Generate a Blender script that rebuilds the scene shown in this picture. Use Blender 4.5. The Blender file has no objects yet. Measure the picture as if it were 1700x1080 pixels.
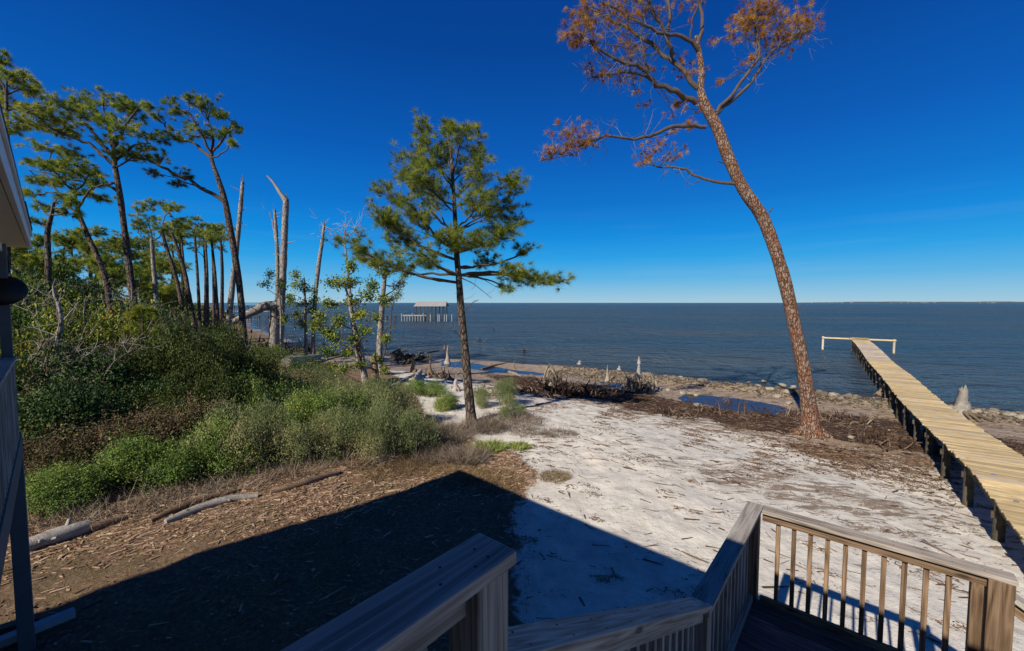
import bpy, bmesh, math, random
import numpy as np
from mathutils import Vector, Matrix

# ------------------------------------------------------------------ camera, sky, sun, exposure
SC = bpy.context.scene
COL = SC.collection
CAMZ = 5.8
FPX = 690.0
TH = math.atan(38.0 / FPX)
cam_d = bpy.data.cameras.new('camera')
cam_d.sensor_fit = 'HORIZONTAL'; cam_d.sensor_width = 36.0
cam_d.lens = 36.0 * FPX / 1700.0
cam_d.clip_start = 0.05; cam_d.clip_end = 40000.0
cam = bpy.data.objects.new('camera', cam_d); COL.objects.link(cam)
cam.location = (0, 0, CAMZ); cam.rotation_euler = (math.pi / 2 - TH, 0, 0)
SC.camera = cam

SUN_AZ = math.radians(39.5)      # direction in which shadows fall, clockwise from +Y
SUN_EL = math.radians(36.5)
world = bpy.data.worlds.new("World"); SC.world = world; world.use_nodes = True
wn = world.node_tree; wn.nodes.clear()
sky = wn.nodes.new('ShaderNodeTexSky'); sky.sky_type = 'NISHITA'; sky.sun_disc = False
sky.sun_elevation = SUN_EL; sky.sun_rotation = SUN_AZ + math.pi
sky.altitude = 0; sky.air_density = 1.0; sky.dust_density = 0.15; sky.ozone_density = 4.0
# deep clear winter sky: the physical sky is graded by height above the horizon (the same in every direction)
tc = wn.nodes.new('ShaderNodeTexCoord'); sx = wn.nodes.new('ShaderNodeSeparateXYZ'); wn.links.new(tc.outputs['Generated'], sx.inputs[0])
rp = wn.nodes.new('ShaderNodeValToRGB')
SKY = [(0.0, (0.36, 0.56, 0.68)), (0.02, (0.25, 0.52, 0.72)), (0.055, (0.10, 0.43, 0.75)), (0.10, (0.018, 0.34, 0.76)), (0.15, (0.001, 0.25, 0.71)), (0.22, (0.0, 0.165, 0.59)), (0.33, (0.0, 0.10, 0.455)), (0.50, (0.0, 0.055, 0.30)), (0.75, (0.0, 0.033, 0.20)), (1.0, (0.0, 0.025, 0.15))]
while len(rp.color_ramp.elements) < len(SKY): rp.color_ramp.elements.new(0.5)
for e, (p, c) in zip(rp.color_ramp.elements, SKY): e.position = p; e.color = (*[x for x in c], 1)
wn.links.new(sx.outputs[2], rp.inputs[0])
vm = wn.nodes.new('ShaderNodeVectorMath'); vm.operation = 'SCALE'; vm.inputs['Scale'].default_value = 11.0
wn.links.new(rp.outputs[0], vm.inputs[0])
mxs = wn.nodes.new('ShaderNodeMix'); mxs.data_type = 'RGBA'; mxs.inputs[0].default_value = 0.03
# a few very thin streaks of high cloud low over the horizon
mp_ = wn.nodes.new('ShaderNodeMapping'); mp_.inputs['Scale'].default_value = (1.6, 1.6, 26); wn.links.new(tc.outputs['Generated'], mp_.inputs[0])
cn = wn.nodes.new('ShaderNodeTexNoise'); cn.inputs['Scale'].default_value = 1.7; cn.inputs['Detail'].default_value = 6; wn.links.new(mp_.outputs[0], cn.inputs['Vector'])
cr1 = wn.nodes.new('ShaderNodeValToRGB'); cr1.color_ramp.elements[0].position = 0.52; cr1.color_ramp.elements[1].position = 0.8; wn.links.new(cn.outputs[0], cr1.inputs[0])
cr2 = wn.nodes.new('ShaderNodeValToRGB'); cr2.color_ramp.elements[0].color = (1, 1, 1, 1); cr2.color_ramp.elements[0].position = 0.04; cr2.color_ramp.elements[1].color = (0, 0, 0, 1); cr2.color_ramp.elements[1].position = 0.22; wn.links.new(sx.outputs[2], cr2.inputs[0])
cm_ = wn.nodes.new('ShaderNodeMath'); cm_.operation = 'MULTIPLY'; wn.links.new(cr1.outputs[0], cm_.inputs[0]); wn.links.new(cr2.outputs[0], cm_.inputs[1])
cm2 = wn.nodes.new('ShaderNodeMath'); cm2.operation = 'MULTIPLY'; cm2.inputs[1].default_value = 0.10; wn.links.new(cm_.outputs[0], cm2.inputs[0])
mxc = wn.nodes.new('ShaderNodeMix'); mxc.data_type = 'RGBA'; mxc.inputs[7].default_value = (5.5, 7.0, 8.0, 1); wn.links.new(cm2.outputs[0], mxc.inputs[0]); wn.links.new(vm.outputs[0], mxc.inputs[6])
wn.links.new(mxc.outputs[2], mxs.inputs[6]); wn.links.new(sky.outputs[0], mxs.inputs[7])
bg = wn.nodes.new('ShaderNodeBackground'); bg.inputs[1].default_value = 0.070
wo = wn.nodes.new('ShaderNodeOutputWorld')
wn.links.new(mxs.outputs[2], bg.inputs[0]); wn.links.new(bg.outputs[0], wo.inputs[0])

sl = bpy.data.lights.new('sun', 'SUN'); sl.energy = 5.0; sl.angle = math.radians(0.5); sl.color = (1.0, 0.925, 0.81)
so = bpy.data.objects.new('sun', sl); COL.objects.link(so)
sd = Vector((math.sin(SUN_AZ) * math.cos(SUN_EL), math.cos(SUN_AZ) * math.cos(SUN_EL), -math.sin(SUN_EL)))
so.rotation_euler = sd.to_track_quat('-Z', 'Y').to_euler()
so.location = (-20, -20, 30)
SC.view_settings.view_transform = 'Standard'; SC.view_settings.look = 'None'
SC.view_settings.exposure = 0.42; SC.view_settings.gamma = 1.0
SC.view_settings.use_curve_mapping = False

# ------------------------------------------------------------------ helpers
def ray(px, py):
    a = (px - 850) / FPX; b = (540 - py) / FPX
    return np.array([a, math.cos(TH) + b * math.sin(TH), -math.sin(TH) + b * math.cos(TH)])
def D(px, py, d):
    r = ray(px, py); r = r * (d / r[1]); return np.array([r[0], r[1], r[2] + CAMZ])
def P(px, py, z):
    r = ray(px, py); t = (z - CAMZ) / r[2]; return np.array([r[0] * t, r[1] * t, z])

def hash2(ix, iy, s):
    h = (ix.astype(np.int64) * 374761393 + iy.astype(np.int64) * 668265263 + s * 1442695041) & 0xffffffff
    h = ((h ^ (h >> 13)) * 1274126177) & 0xffffffff
    return ((h ^ (h >> 16)) & 0xffff) / 65535.0
def vnoise(x, y, s=0):
    x = np.asarray(x, float); y = np.asarray(y, float)
    ix = np.floor(x).astype(np.int64); iy = np.floor(y).astype(np.int64); fx = x - ix; fy = y - iy
    fx = fx * fx * (3 - 2 * fx); fy = fy * fy * (3 - 2 * fy)
    a = hash2(ix, iy, s); b = hash2(ix + 1, iy, s); c = hash2(ix, iy + 1, s); d = hash2(ix + 1, iy + 1, s)
    return (a + (b - a) * fx) * (1 - fy) + (c + (d - c) * fx) * fy
def fbm(x, y, s=0, o=4):
    r = 0; a = 0.5; t = 0
    for i in range(o):
        r = r + a * vnoise(x * 2 ** i + 17.3 * i, y * 2 ** i - 9.1 * i, s + i); t += a; a *= 0.5
    return r / t - 0.5

class Geo:
    def __init__(s): s.v = []; s.f = []; s.n = 0; s.t = []
    def add(s, v, f, tint=None):
        v = np.asarray(v, float).reshape(-1, 3); f = np.asarray(f, int)
        s.v.append(v); s.f.append(f + s.n); s.n += len(v)
        s.t.append(np.full(len(v), 0.5) if tint is None else np.broadcast_to(np.asarray(tint, float), (len(v),)).copy())
    def mesh(s, name, mat, smooth=True, org=(0, 0, 0)):
        me = bpy.data.meshes.new(name)
        V = np.concatenate(s.v) - np.asarray(org); me.vertices.add(len(V)); me.vertices.foreach_set('co', V.ravel())
        li = np.concatenate([f.ravel() for f in s.f])
        tot = np.concatenate([np.full(len(f), f.shape[1]) for f in s.f])
        st = np.concatenate([[0], np.cumsum(tot)[:-1]])
        me.loops.add(len(li)); me.loops.foreach_set('vertex_index', li.astype(np.int32))
        me.polygons.add(len(tot)); me.polygons.foreach_set('loop_start', st.astype(np.int32))
        try: me.polygons.foreach_set('loop_total', tot.astype(np.int32))
        except Exception: pass
        me.polygons.foreach_set('use_smooth', np.full(len(tot), smooth))
        at = me.attributes.new('tint', 'FLOAT', 'POINT'); at.data.foreach_set('value', np.concatenate(s.t).astype(np.float32))
        me.update(calc_edges=True); me.validate()
        me.materials.append(mat); return me

WM = {}
def wm(o): return WM.get(o.name, Matrix.Identity(4))
def tag(o, label=None, cat=None, group=None, kind=None):
    if label: o['label'] = label
    if cat: o['category'] = cat
    if group: o['group'] = group
    if kind: o['kind'] = kind
    return o
def empty(name, loc, label, cat, group=None):
    o = bpy.data.objects.new(name, None); COL.objects.link(o); o.empty_display_size = 0.2
    o.location = [float(c) for c in loc]; WM[o.name] = Matrix.Translation(o.location)
    return tag(o, label, cat, group)
def link_mesh(name, me, parent=None, M=None):
    o = bpy.data.objects.new(name, me); COL.objects.link(o)
    M = Matrix.Identity(4) if M is None else M
    if parent is not None:
        o.parent = parent; o.matrix_basis = wm(parent).inverted() @ M
    else: o.matrix_basis = M
    WM[o.name] = M
    return o
def gobj(name, g, mat, parent=None, smooth=True, label=None):
    """mesh built from world coordinates, origin at the parent's origin or at the geometry's base"""
    if parent is not None: org = np.array(wm(parent).translation)
    else:
        V = np.concatenate(g.v); org = np.array([(V[:, 0].min() + V[:, 0].max()) / 2, (V[:, 1].min() + V[:, 1].max()) / 2, V[:, 2].min()])
    me = g.mesh(name, mat, smooth, org)
    o = link_mesh(name, me, parent, Matrix.Translation(Vector(org)))
    if label: o['label'] = label
    return o
def copy_tree(o, parent=None):
    c = o.copy(); COL.objects.link(c)
    if parent is not None: c.parent = parent
    for ch in list(o.children): copy_tree(ch, c)
    return c

def tube(g, pts, rad, sides=6, tint=0.5, rough=0.0, rs=None, cap=True):
    pts = np.asarray(pts, float); n = len(pts)
    rad = np.broadcast_to(np.asarray(rad, float), (n,))
    tan = np.gradient(pts, axis=0); tan /= np.linalg.norm(tan, axis=1)[:, None] + 1e-9
    ref = np.array([0, 0, 1.0]) if abs(tan[0][2]) < 0.9 else np.array([1.0, 0, 0])
    a = np.cross(tan[0], ref); a /= np.linalg.norm(a)
    A = np.zeros((n, 3))
    for i in range(n):
        a = a - tan[i] * np.dot(a, tan[i]); a /= np.linalg.norm(a) + 1e-9; A[i] = a
    B = np.cross(tan, A)
    th = np.linspace(0, 2 * math.pi, sides, endpoint=False)
    R = rad[:, None] * np.ones((n, sides))
    if rough: R = R * (1 + rough * (rs.random((n, sides)) - 0.5) * 2)
    V = pts[:, None, :] + R[:, :, None] * (np.cos(th)[None, :, None] * A[:, None, :] + np.sin(th)[None, :, None] * B[:, None, :])
    V = V.reshape(-1, 3)
    i = np.arange(n - 1)[:, None] * sides; j = np.arange(sides)[None, :]; k = (j + 1) % sides
    F = np.stack([i + j, i + k, i + sides + k, i + sides + j], -1).reshape(-1, 4)
    g.add(V, F, tint)
    if cap:
        for (e, c) in ((0, pts[0]), (n - 1, pts[-1])):
            ring = V[e * sides:(e + 1) * sides]; vv = np.vstack([ring, c[None]])
            jj = np.arange(sides); g.add(vv, np.stack([jj, (jj + 1) % sides, np.full(sides, sides)], -1), tint)

def smooth_path(pts, n):
    pts = np.asarray(pts, float); m = len(pts)
    if m == 2: return pts[0] + (pts[1] - pts[0]) * np.linspace(0, 1, n)[:, None]
    seg = np.linalg.norm(np.diff(pts, axis=0), axis=1); u = np.concatenate([[0], np.cumsum(seg)]) / seg.sum()
    q = np.linspace(0, 1, n); out = []
    ext = np.vstack([2 * pts[0] - pts[1], pts, 2 * pts[-1] - pts[-2]])
    for t in q:
        k = min(np.searchsorted(u, t, 'right') - 1, m - 2); w = (t - u[k]) / (u[k + 1] - u[k] + 1e-9)
        p0, p1, p2, p3 = ext[k], ext[k + 1], ext[k + 2], ext[k + 3]
        out.append(0.5 * ((2 * p1) + (-p0 + p2) * w + (2 * p0 - 5 * p1 + 4 * p2 - p3) * w * w + (-p0 + 3 * p1 - 3 * p2 + p3) * w ** 3))
    return np.array(out)

def blades(g, cen, axis, n, L, W, rs, spread=1.0, tint=None):
    """tufts of needles: n thin blades from every centre"""
    cen = np.asarray(cen); axis = np.asarray(axis); m = len(cen)
    if m == 0: return
    c = np.repeat(cen, n, 0); a = np.repeat(axis, n, 0)
    d = a + spread * rs.normal(size=(m * n, 3)) * 0.6
    d /= np.linalg.norm(d, axis=1)[:, None]
    l = L * (0.65 + 0.5 * rs.random(m * n))
    s = np.cross(d, rs.normal(size=(m * n, 3))); s /= np.linalg.norm(s, axis=1)[:, None] + 1e-9
    c = c + d * 0.02
    tip = c + d * l[:, None]; tip[:, 2] -= 0.12 * l
    V = np.stack([c - s * W * 0.5, c + s * W * 0.5, tip], 1).reshape(-1, 3)
    F = np.arange(m * n * 3).reshape(-1, 3)
    tt = np.repeat(rs.random(m) if tint is None else tint, n) + 0.12 * rs.normal(size=m * n)
    g.add(V, F, np.repeat(np.clip(tt, 0, 1), 3))

def leaves(g, cen, axis, L, W, rs, tint=None, jit=0.7, nrm=None):
    cen = np.asarray(cen); m = len(cen)
    if m == 0: return
    d = np.asarray(axis) + jit * rs.normal(size=(m, 3)); d /= np.linalg.norm(d, axis=1)[:, None]
    s = np.cross(d, rs.normal(size=(m, 3)) if nrm is None else nrm + 0.45 * rs.normal(size=(m, 3))); s /= np.linalg.norm(s, axis=1)[:, None] + 1e-9
    nn = np.cross(d, s)
    l = (L * (0.6 + 0.7 * rs.random(m)))[:, None]; w = (W * (0.6 + 0.7 * rs.random(m)))[:, None]
    mid = cen + d * l * 0.5 + nn * w * 0.12
    V = np.stack([cen, mid - s * w * 0.5, cen + d * l - nn * w * 0.1, mid + s * w * 0.5], 1).reshape(-1, 3)
    F = np.arange(m * 4).reshape(-1, 4)
    tt = rs.random(m) if tint is None else tint
    g.add(V, F, np.repeat(np.clip(tt, 0, 1), 4))

def box_faces(): return np.array([[0, 3, 2, 1], [4, 5, 6, 7], [0, 1, 5, 4], [1, 2, 6, 5], [2, 3, 7, 6], [3, 0, 4, 7]])
def many_boxes(g, cen, dirv, L, W, T, rs, jitz=0.1, tint=None):
    """irregular sticks and chips lying about"""
    m = len(cen); d = np.asarray(dirv); d = d / np.linalg.norm(d, axis=1)[:, None]
    up = np.array([0, 0, 1.0]) + jitz * rs.normal(size=(m, 3))
    s = np.cross(d, up); s /= np.linalg.norm(s, axis=1)[:, None]; u = np.cross(s, d)
    tap = 0.35 + 0.6 * rs.random((m, 1)); L = L[:, None]; W = W[:, None]; T = T[:, None]
    vs = []
    for (k, ww) in ((-0.5, np.ones((m, 1))), (0.5, tap)):
        for (a, b) in ((-.5, -.5), (.5, -.5), (.5, .5), (-.5, .5)):
            vs.append(cen + d * L * k + s * W * a * ww + u * T * b * ww)
    V = np.stack(vs, 1).reshape(-1, 3)
    F = (np.arange(m)[:, None, None] * 8 + box_faces()[None]).reshape(-1, 4)
    g.add(V, F, np.repeat(rs.random(m) if tint is None else tint, 8))

_bx = {}
def box_mesh(name, lx, ly, lz, mat, bev=0.0, seg=1):
    """box centred on the origin, long axis X; shared between alike pieces"""
    key = (name, round(lx, 4), round(ly, 4), round(lz, 4), mat.name, bev)
    if key in _bx: return _bx[key]
    bm = bmesh.new(); bmesh.ops.create_cube(bm, size=1.0)
    for v in bm.verts: v.co = Vector((v.co.x * lx, v.co.y * ly, v.co.z * lz))
    if bev: bmesh.ops.bevel(bm, geom=bm.edges[:], offset=bev, segments=seg, affect='EDGES', profile=0.6)
    me = bpy.data.meshes.new(name); bm.to_mesh(me); bm.free(); me.materials.append(mat); _bx[key] = me
    return me
def frame(p0, p1, up=(0, 0, 1)):
    p0 = Vector(p0); p1 = Vector(p1); x = (p1 - p0).normalized(); u = Vector(up); y = u.cross(x).normalized(); z = x.cross(y)
    M = Matrix((x, y, z)).transposed().to_4x4(); M.translation = (p0 + p1) / 2; return M
def board(name, p0, p1, w, t, mat, parent, up=(0, 0, 1), bev=0.003, seg=1, label=None):
    L = (Vector(p1) - Vector(p0)).length
    o = link_mesh(name, box_mesh(name, L, w, t, mat, bev, seg), parent, frame(p0, p1, up))
    if label: o['label'] = label
    return o

# ------------------------------------------------------------------ materials
def new_mat(name):
    m = bpy.data.materials.new(name); m.use_nodes = True; nt = m.node_tree
    b = nt.nodes['Principled BSDF']; return m, nt, b
def nd(nt, t, **kw):
    n = nt.nodes.new(t)
    for k, v in kw.items():
        if k.startswith('i_'): n.inputs[k[2:].replace('_', ' ')].default_value = v
        else: setattr(n, k, v)
    return n
def ramp(nt, fac, stops, interp='LINEAR'):
    r = nt.nodes.new('ShaderNodeValToRGB'); r.color_ramp.interpolation = interp
    while len(r.color_ramp.elements) < len(stops): r.color_ramp.elements.new(0.5)
    for e, (p, c) in zip(r.color_ramp.elements, stops):
        e.position = p; e.color = (c if len(c) == 4 else (*c, 1))
    nt.links.new(fac, r.inputs[0]); return r.outputs[0]
def mixc(nt, f, a, b, mode='MIX'):
    m = nt.nodes.new('ShaderNodeMix'); m.data_type = 'RGBA'; m.blend_type = mode
    for s, v in ((m.inputs[0], f), (m.inputs[6], a), (m.inputs[7], b)):
        if hasattr(v, 'node'): nt.links.new(v, s)
        else: s.default_value = v if not isinstance(v, tuple) or len(v) == 4 else (*v, 1)
    return m.outputs[2]
def mth(nt, op, a, b=None, c=None, clamp=False):
    m = nt.nodes.new('ShaderNodeMath'); m.operation = op; m.use_clamp = clamp
    for s, v in zip(m.inputs, (a, b, c)):
        if v is None: continue
        if hasattr(v, 'node'): nt.links.new(v, s)
        else: s.default_value = v
    return m.outputs[0]
def noise(nt, vec, scale, detail=4, rough=0.55, dist=0.0):
    n = nt.nodes.new('ShaderNodeTexNoise'); n.inputs['Scale'].default_value = scale
    n.inputs['Detail'].default_value = detail; n.inputs['Roughness'].default_value = rough; n.inputs['Distortion'].default_value = dist
    if vec is not None: nt.links.new(vec, n.inputs['Vector'])
    return n.outputs[0]
def coords(nt, kind='Object', scale=(1, 1, 1), rot=(0, 0, 0), shift=False):
    if kind == 'World': o = nt.nodes.new('ShaderNodeNewGeometry').outputs['Position']
    else: o = nt.nodes.new('ShaderNodeTexCoord').outputs[kind]
    if shift:
        oi = nt.nodes.new('ShaderNodeObjectInfo'); va = nt.nodes.new('ShaderNodeVectorMath'); va.operation = 'ADD'
        cm = nt.nodes.new('ShaderNodeCombineXYZ'); k = mth(nt, 'MULTIPLY', oi.outputs['Random'], 37.0)
        nt.links.new(k, cm.inputs[0]); nt.links.new(k, cm.inputs[1]); nt.links.new(k, cm.inputs[2])
        nt.links.new(o, va.inputs[0]); nt.links.new(cm.outputs[0], va.inputs[1]); o = va.outputs[0]
    mp = nt.nodes.new('ShaderNodeMapping'); mp.inputs['Scale'].default_value = scale; mp.inputs['Rotation'].default_value = rot
    nt.links.new(o, mp.inputs['Vector']); return mp.outputs[0]
def bump(nt, h, b, strength=0.5, dist=0.01):
    n = nt.nodes.new('ShaderNodeBump'); n.inputs['Strength'].default_value = strength; n.inputs['Distance'].default_value = dist
    nt.links.new(h, n.inputs['Height']); nt.links.new(n.outputs[0], b.inputs['Normal'])
def setc(nt, b, c, rough=0.7, spec=0.3):
    nt.links.new(c, b.inputs['Base Color']); b.inputs['Roughness'].default_value = rough
    b.inputs['Specular IOR Level'].default_value = spec

def wood_mat(name, dark, mid, light, grain=1.0, rough=0.75, knots=True, bumpd=0.002):
    m, nt, b = new_mat(name)
    v = coords(nt, 'Object', (0.55, 13 * grain, 13 * grain), shift=True)
    n1 = noise(nt, v, 1.1, 2, 0.45, 0.3)
    rings = mth(nt, 'FRACT', mth(nt, 'MULTIPLY', n1, 9.0))
    rings = mth(nt, 'ABSOLUTE', mth(nt, 'SUBTRACT', rings, 0.5))
    rings = mth(nt, 'MULTIPLY', rings, 2.0)
    fine = noise(nt, coords(nt, 'Object', (2, 130, 130), shift=True), 1.5, 4, 0.65)
    blot = noise(nt, coords(nt, 'Object', (1.2, 3, 3), shift=True), 1.6, 3, 0.6)
    f = mth(nt, 'ADD', mth(nt, 'MULTIPLY', rings, 0.34), mth(nt, 'MULTIPLY', fine, 0.66))
    f = mth(nt, 'ADD', f, mth(nt, 'MULTIPLY', mth(nt, 'SUBTRACT', blot, 0.5), 0.5))
    c = ramp(nt, f, [(0.2, dark), (0.5, mid), (0.8, light)])
    if knots:
        vo = nt.nodes.new('ShaderNodeTexVoronoi'); vo.inputs['Scale'].default_value = 1.0
        nt.links.new(coords(nt, 'Object', (2.2, 6, 6), shift=True), vo.inputs['Vector'])
        k = ramp(nt, vo.outputs['Distance'], [(0.07, (1, 1, 1)), (0.14, (0, 0, 0))])
        c = mixc(nt, mth(nt, 'MULTIPLY', k, 0.75), c, tuple(x * 0.5 for x in dark))
    oi = nt.nodes.new('ShaderNodeObjectInfo'); hv = nt.nodes.new('ShaderNodeHueSaturation'); hv.inputs['Saturation'].default_value = 1.0
    nt.links.new(mth(nt, 'ADD', 0.68, mth(nt, 'MULTIPLY', oi.outputs['Random'], 0.5)), hv.inputs['Value']); nt.links.new(c, hv.inputs['Color'])
    setc(nt, b, hv.outputs[0], rough, 0.25)
    bump(nt, f, b, 0.6, bumpd); return m

def bark_mat(name, deep, plate, plate2, scale=1.0, dist=0.03):
    m, nt, b = new_mat(name)
    v = coords(nt, 'Object', (1, 1, 0.38))
    w = noise(nt, v, 3.0 * scale, 3, 0.6)
    vo = nt.nodes.new('ShaderNodeTexVoronoi'); vo.feature = 'DISTANCE_TO_EDGE'; vo.inputs['Scale'].default_value = 7.0 * scale
    vv = nt.nodes.new('ShaderNodeVectorMath'); vv.operation = 'MULTIPLY_ADD'
    nt.links.new(w, vv.inputs[0]); vv.inputs[1].default_value = (0.12, 0.12, 0.12); nt.links.new(v, vv.inputs[2])
    nt.links.new(vv.outputs[0], vo.inputs['Vector'])
    vc = nt.nodes.new('ShaderNodeTexVoronoi'); vc.inputs['Scale'].default_value = 7.0 * scale
    nt.links.new(vv.outputs[0], vc.inputs['Vector'])
    pl = ramp(nt, vc.outputs['Color'], [(0.2, plate), (0.75, plate2)])
    pl = mixc(nt, mth(nt, 'MULTIPLY', noise(nt, v, 30 * scale, 4, 0.65), 0.75), pl, tuple(x * 0.45 for x in plate))
    edge = ramp(nt, vo.outputs['Distance'], [(0.02, (0, 0, 0)), (0.13, (1, 1, 1))])
    c = mixc(nt, edge, deep, pl)
    setc(nt, b, c, 0.9, 0.15); 
    h = mth(nt, 'ADD', edge, mth(nt, 'MULTIPLY', noise(nt, v, 40 * scale, 3, 0.6), 0.4))
    bump(nt, h, b, 0.9, dist); return m

def leaf_mat(name, stops, trans=0.25, rough=0.5, tcol=None, spec=0.15):
    m, nt, b = new_mat(name)
    at = nt.nodes.new('ShaderNodeAttribute'); at.attribute_name = 'tint'
    oi = nt.nodes.new('ShaderNodeObjectInfo')
    f = mth(nt, 'ADD', at.outputs['Fac'], mth(nt, 'MULTIPLY', mth(nt, 'SUBTRACT', oi.outputs['Random'], 0.5), 0.25))
    n = noise(nt, coords(nt, 'World'), 0.9, 3, 0.6)
    f = mth(nt, 'ADD', f, mth(nt, 'MULTIPLY', mth(nt, 'SUBTRACT', n, 0.5), 0.7), clamp=True)
    c = ramp(nt, f, stops); setc(nt, b, c, rough, spec)
    tr = nt.nodes.new('ShaderNodeBsdfTranslucent'); nt.links.new(c, tr.inputs[0])
    mx = nt.nodes.new('ShaderNodeMixShader'); mx.inputs[0].default_value = trans
    out = nt.nodes['Material Output']
    nt.links.new(b.outputs[0], mx.inputs[1]); nt.links.new(tr.outputs[0], mx.inputs[2]); nt.links.new(mx.outputs[0], out.inputs[0])
    return m

def tint_mat(name, stops, rough=0.85, bs=0.3, sc=30):
    m, nt, b = new_mat(name)
    at = nt.nodes.new('ShaderNodeAttribute'); at.attribute_name = 'tint'
    v = coords(nt, 'World')
    n = noise(nt, v, sc, 4, 0.65)
    f = mth(nt, 'ADD', mth(nt, 'MULTIPLY', at.outputs['Fac'], 0.75), mth(nt, 'MULTIPLY', n, 0.4), clamp=True)
    setc(nt, b, ramp(nt, f, stops), rough, 0.2); bump(nt, n, b, bs, 0.01); return m

M = {}
M['rail'] = wood_mat('weathered_wood', (0.13, 0.115, 0.10), (0.30, 0.265, 0.23), (0.42, 0.385, 0.345), 1.0)
M['rail_pale'] = wood_mat('weathered_pale_wood', (0.10, 0.082, 0.066), (0.31, 0.265, 0.22), (0.48, 0.42, 0.355), 1.0)
M['post'] = wood_mat('brown_post_wood', (0.045, 0.026, 0.014), (0.19, 0.12, 0.07), (0.32, 0.215, 0.135), 0.7)
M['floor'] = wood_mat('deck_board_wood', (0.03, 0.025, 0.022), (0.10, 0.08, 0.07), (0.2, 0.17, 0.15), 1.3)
M['plank'] = wood_mat('new_yellow_plank', (0.30, 0.21, 0.10), (0.52, 0.39, 0.20), (0.66, 0.53, 0.31), 1.0, 0.7, True)
M['plank_grey'] = wood_mat('older_pale_plank', (0.25, 0.20, 0.14), (0.45, 0.37, 0.27), (0.6, 0.52, 0.42), 1.0, 0.7, True)
M['pile'] = wood_mat('dark_pile_wood', (0.02, 0.017, 0.012), (0.075, 0.062, 0.042), (0.16, 0.14, 0.1), 1.0, 0.8, False)
M['drift'] = wood_mat('bleached_wood', (0.10, 0.085, 0.07), (0.30, 0.27, 0.235), (0.5, 0.46, 0.41), 1.0, 0.85, False, 0.008)
M['driftbrown'] = wood_mat('brown_log_wood', (0.05, 0.03, 0.018), (0.19, 0.125, 0.075), (0.36, 0.26, 0.17), 1.0, 0.85, False, 0.008)
M['bark_big'] = bark_mat('orange_grey_pine_bark', (0.055, 0.035, 0.025), (0.28, 0.115, 0.055), (0.36, 0.29, 0.235), 2.0, 0.03)
M['bark'] = bark_mat('grey_pine_bark', (0.025, 0.018, 0.014), (0.12, 0.085, 0.065), (0.21, 0.165, 0.13), 1.2)
M['bark_pale'] = bark_mat('pale_bare_bark', (0.10, 0.085, 0.07), (0.30, 0.26, 0.22), (0.42, 0.38, 0.33), 0.8, 0.01)
M['twig'] = tint_mat('bare_twig', [(0, (0.05, 0.038, 0.03)), (0.6, (0.16, 0.125, 0.1)), (1, (0.38, 0.34, 0.3))])
M['twig_pale'] = tint_mat('pale_twig', [(0, (0.12, 0.10, 0.08)), (1, (0.42, 0.38, 0.33))])
M['limb'] = tint_mat('limb_bark', [(0, (0.025, 0.017, 0.014)), (0.5, (0.070, 0.052, 0.042)), (1, (0.210, 0.182, 0.154))], sc=9, bs=0.7)
M['needle'] = leaf_mat('pine_needle', [(0, (0.06, 0.10, 0.016)), (0.45, (0.20, 0.26, 0.03)), (0.8, (0.38, 0.40, 0.05)), (1, (0.5, 0.44, 0.09))], 0.48)
M['needle_far'] = leaf_mat('far_pine_needle', [(0, (0.050, 0.104, 0.015)), (0.5, (0.188, 0.269, 0.037)), (1, (0.479, 0.466, 0.066))], 0.4)
M['rust'] = leaf_mat('dead_rusty_needle', [(0, (0.14, 0.055, 0.012)), (0.45, (0.36, 0.15, 0.022)), (0.8, (0.55, 0.27, 0.035)), (1, (0.62, 0.40, 0.11))], 0.45, 0.9, spec=0.02)
M['leaf_bright'] = leaf_mat('bright_green_leaf', [(0, (0.044, 0.090, 0.019)), (0.45, (0.153, 0.226, 0.047)), (0.8, (0.304, 0.362, 0.088)), (1, (0.479, 0.399, 0.144))], 0.25, 0.42)
M['leaf_sage'] = leaf_mat('sage_green_leaf', [(0, (0.063, 0.089, 0.030)), (0.45, (0.155, 0.194, 0.075)), (0.8, (0.311, 0.308, 0.133)), (1, (0.474, 0.356, 0.194))], 0.2, 0.6)
M['leaf_olive'] = leaf_mat('olive_evergreen_leaf', [(0, (0.018, 0.028, 0.008)), (0.5, (0.058, 0.082, 0.018)), (0.85, (0.13, 0.15, 0.032)), (1, (0.18, 0.165, 0.045))], 0.2, 0.5)
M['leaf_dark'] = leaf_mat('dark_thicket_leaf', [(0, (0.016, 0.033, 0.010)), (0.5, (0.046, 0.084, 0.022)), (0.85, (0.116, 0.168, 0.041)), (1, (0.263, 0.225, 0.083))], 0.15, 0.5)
M['leaf_oak'] = leaf_mat('yellow_green_leaf', [(0, (0.030, 0.067, 0.014)), (0.45, (0.119, 0.178, 0.027)), (0.8, (0.283, 0.312, 0.041)), (1, (0.446, 0.297, 0.054))], 0.3, 0.4)
M['dry'] = leaf_mat('dry_brush_stem', [(0, (0.05, 0.035, 0.025)), (0.5, (0.15, 0.115, 0.085)), (1, (0.32, 0.26, 0.2))], 0.05, 0.85)
M['grass'] = leaf_mat('dry_grass_blade', [(0, (0.07, 0.045, 0.02)), (0.5, (0.18, 0.12, 0.055)), (1, (0.33, 0.24, 0.12))], 0.15, 0.8)
M['chips'] = tint_mat('wood_chip', [(0, (0.040, 0.025, 0.015)), (0.45, (0.196, 0.118, 0.072)), (0.75, (0.368, 0.246, 0.154)), (1, (0.575, 0.437, 0.308))])
M['wrack'] = tint_mat('wet_brown_wrack', [(0, (0.017, 0.010, 0.007)), (0.5, (0.051, 0.028, 0.017)), (0.85, (0.111, 0.072, 0.047)), (1, (0.255, 0.204, 0.153))])
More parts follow.
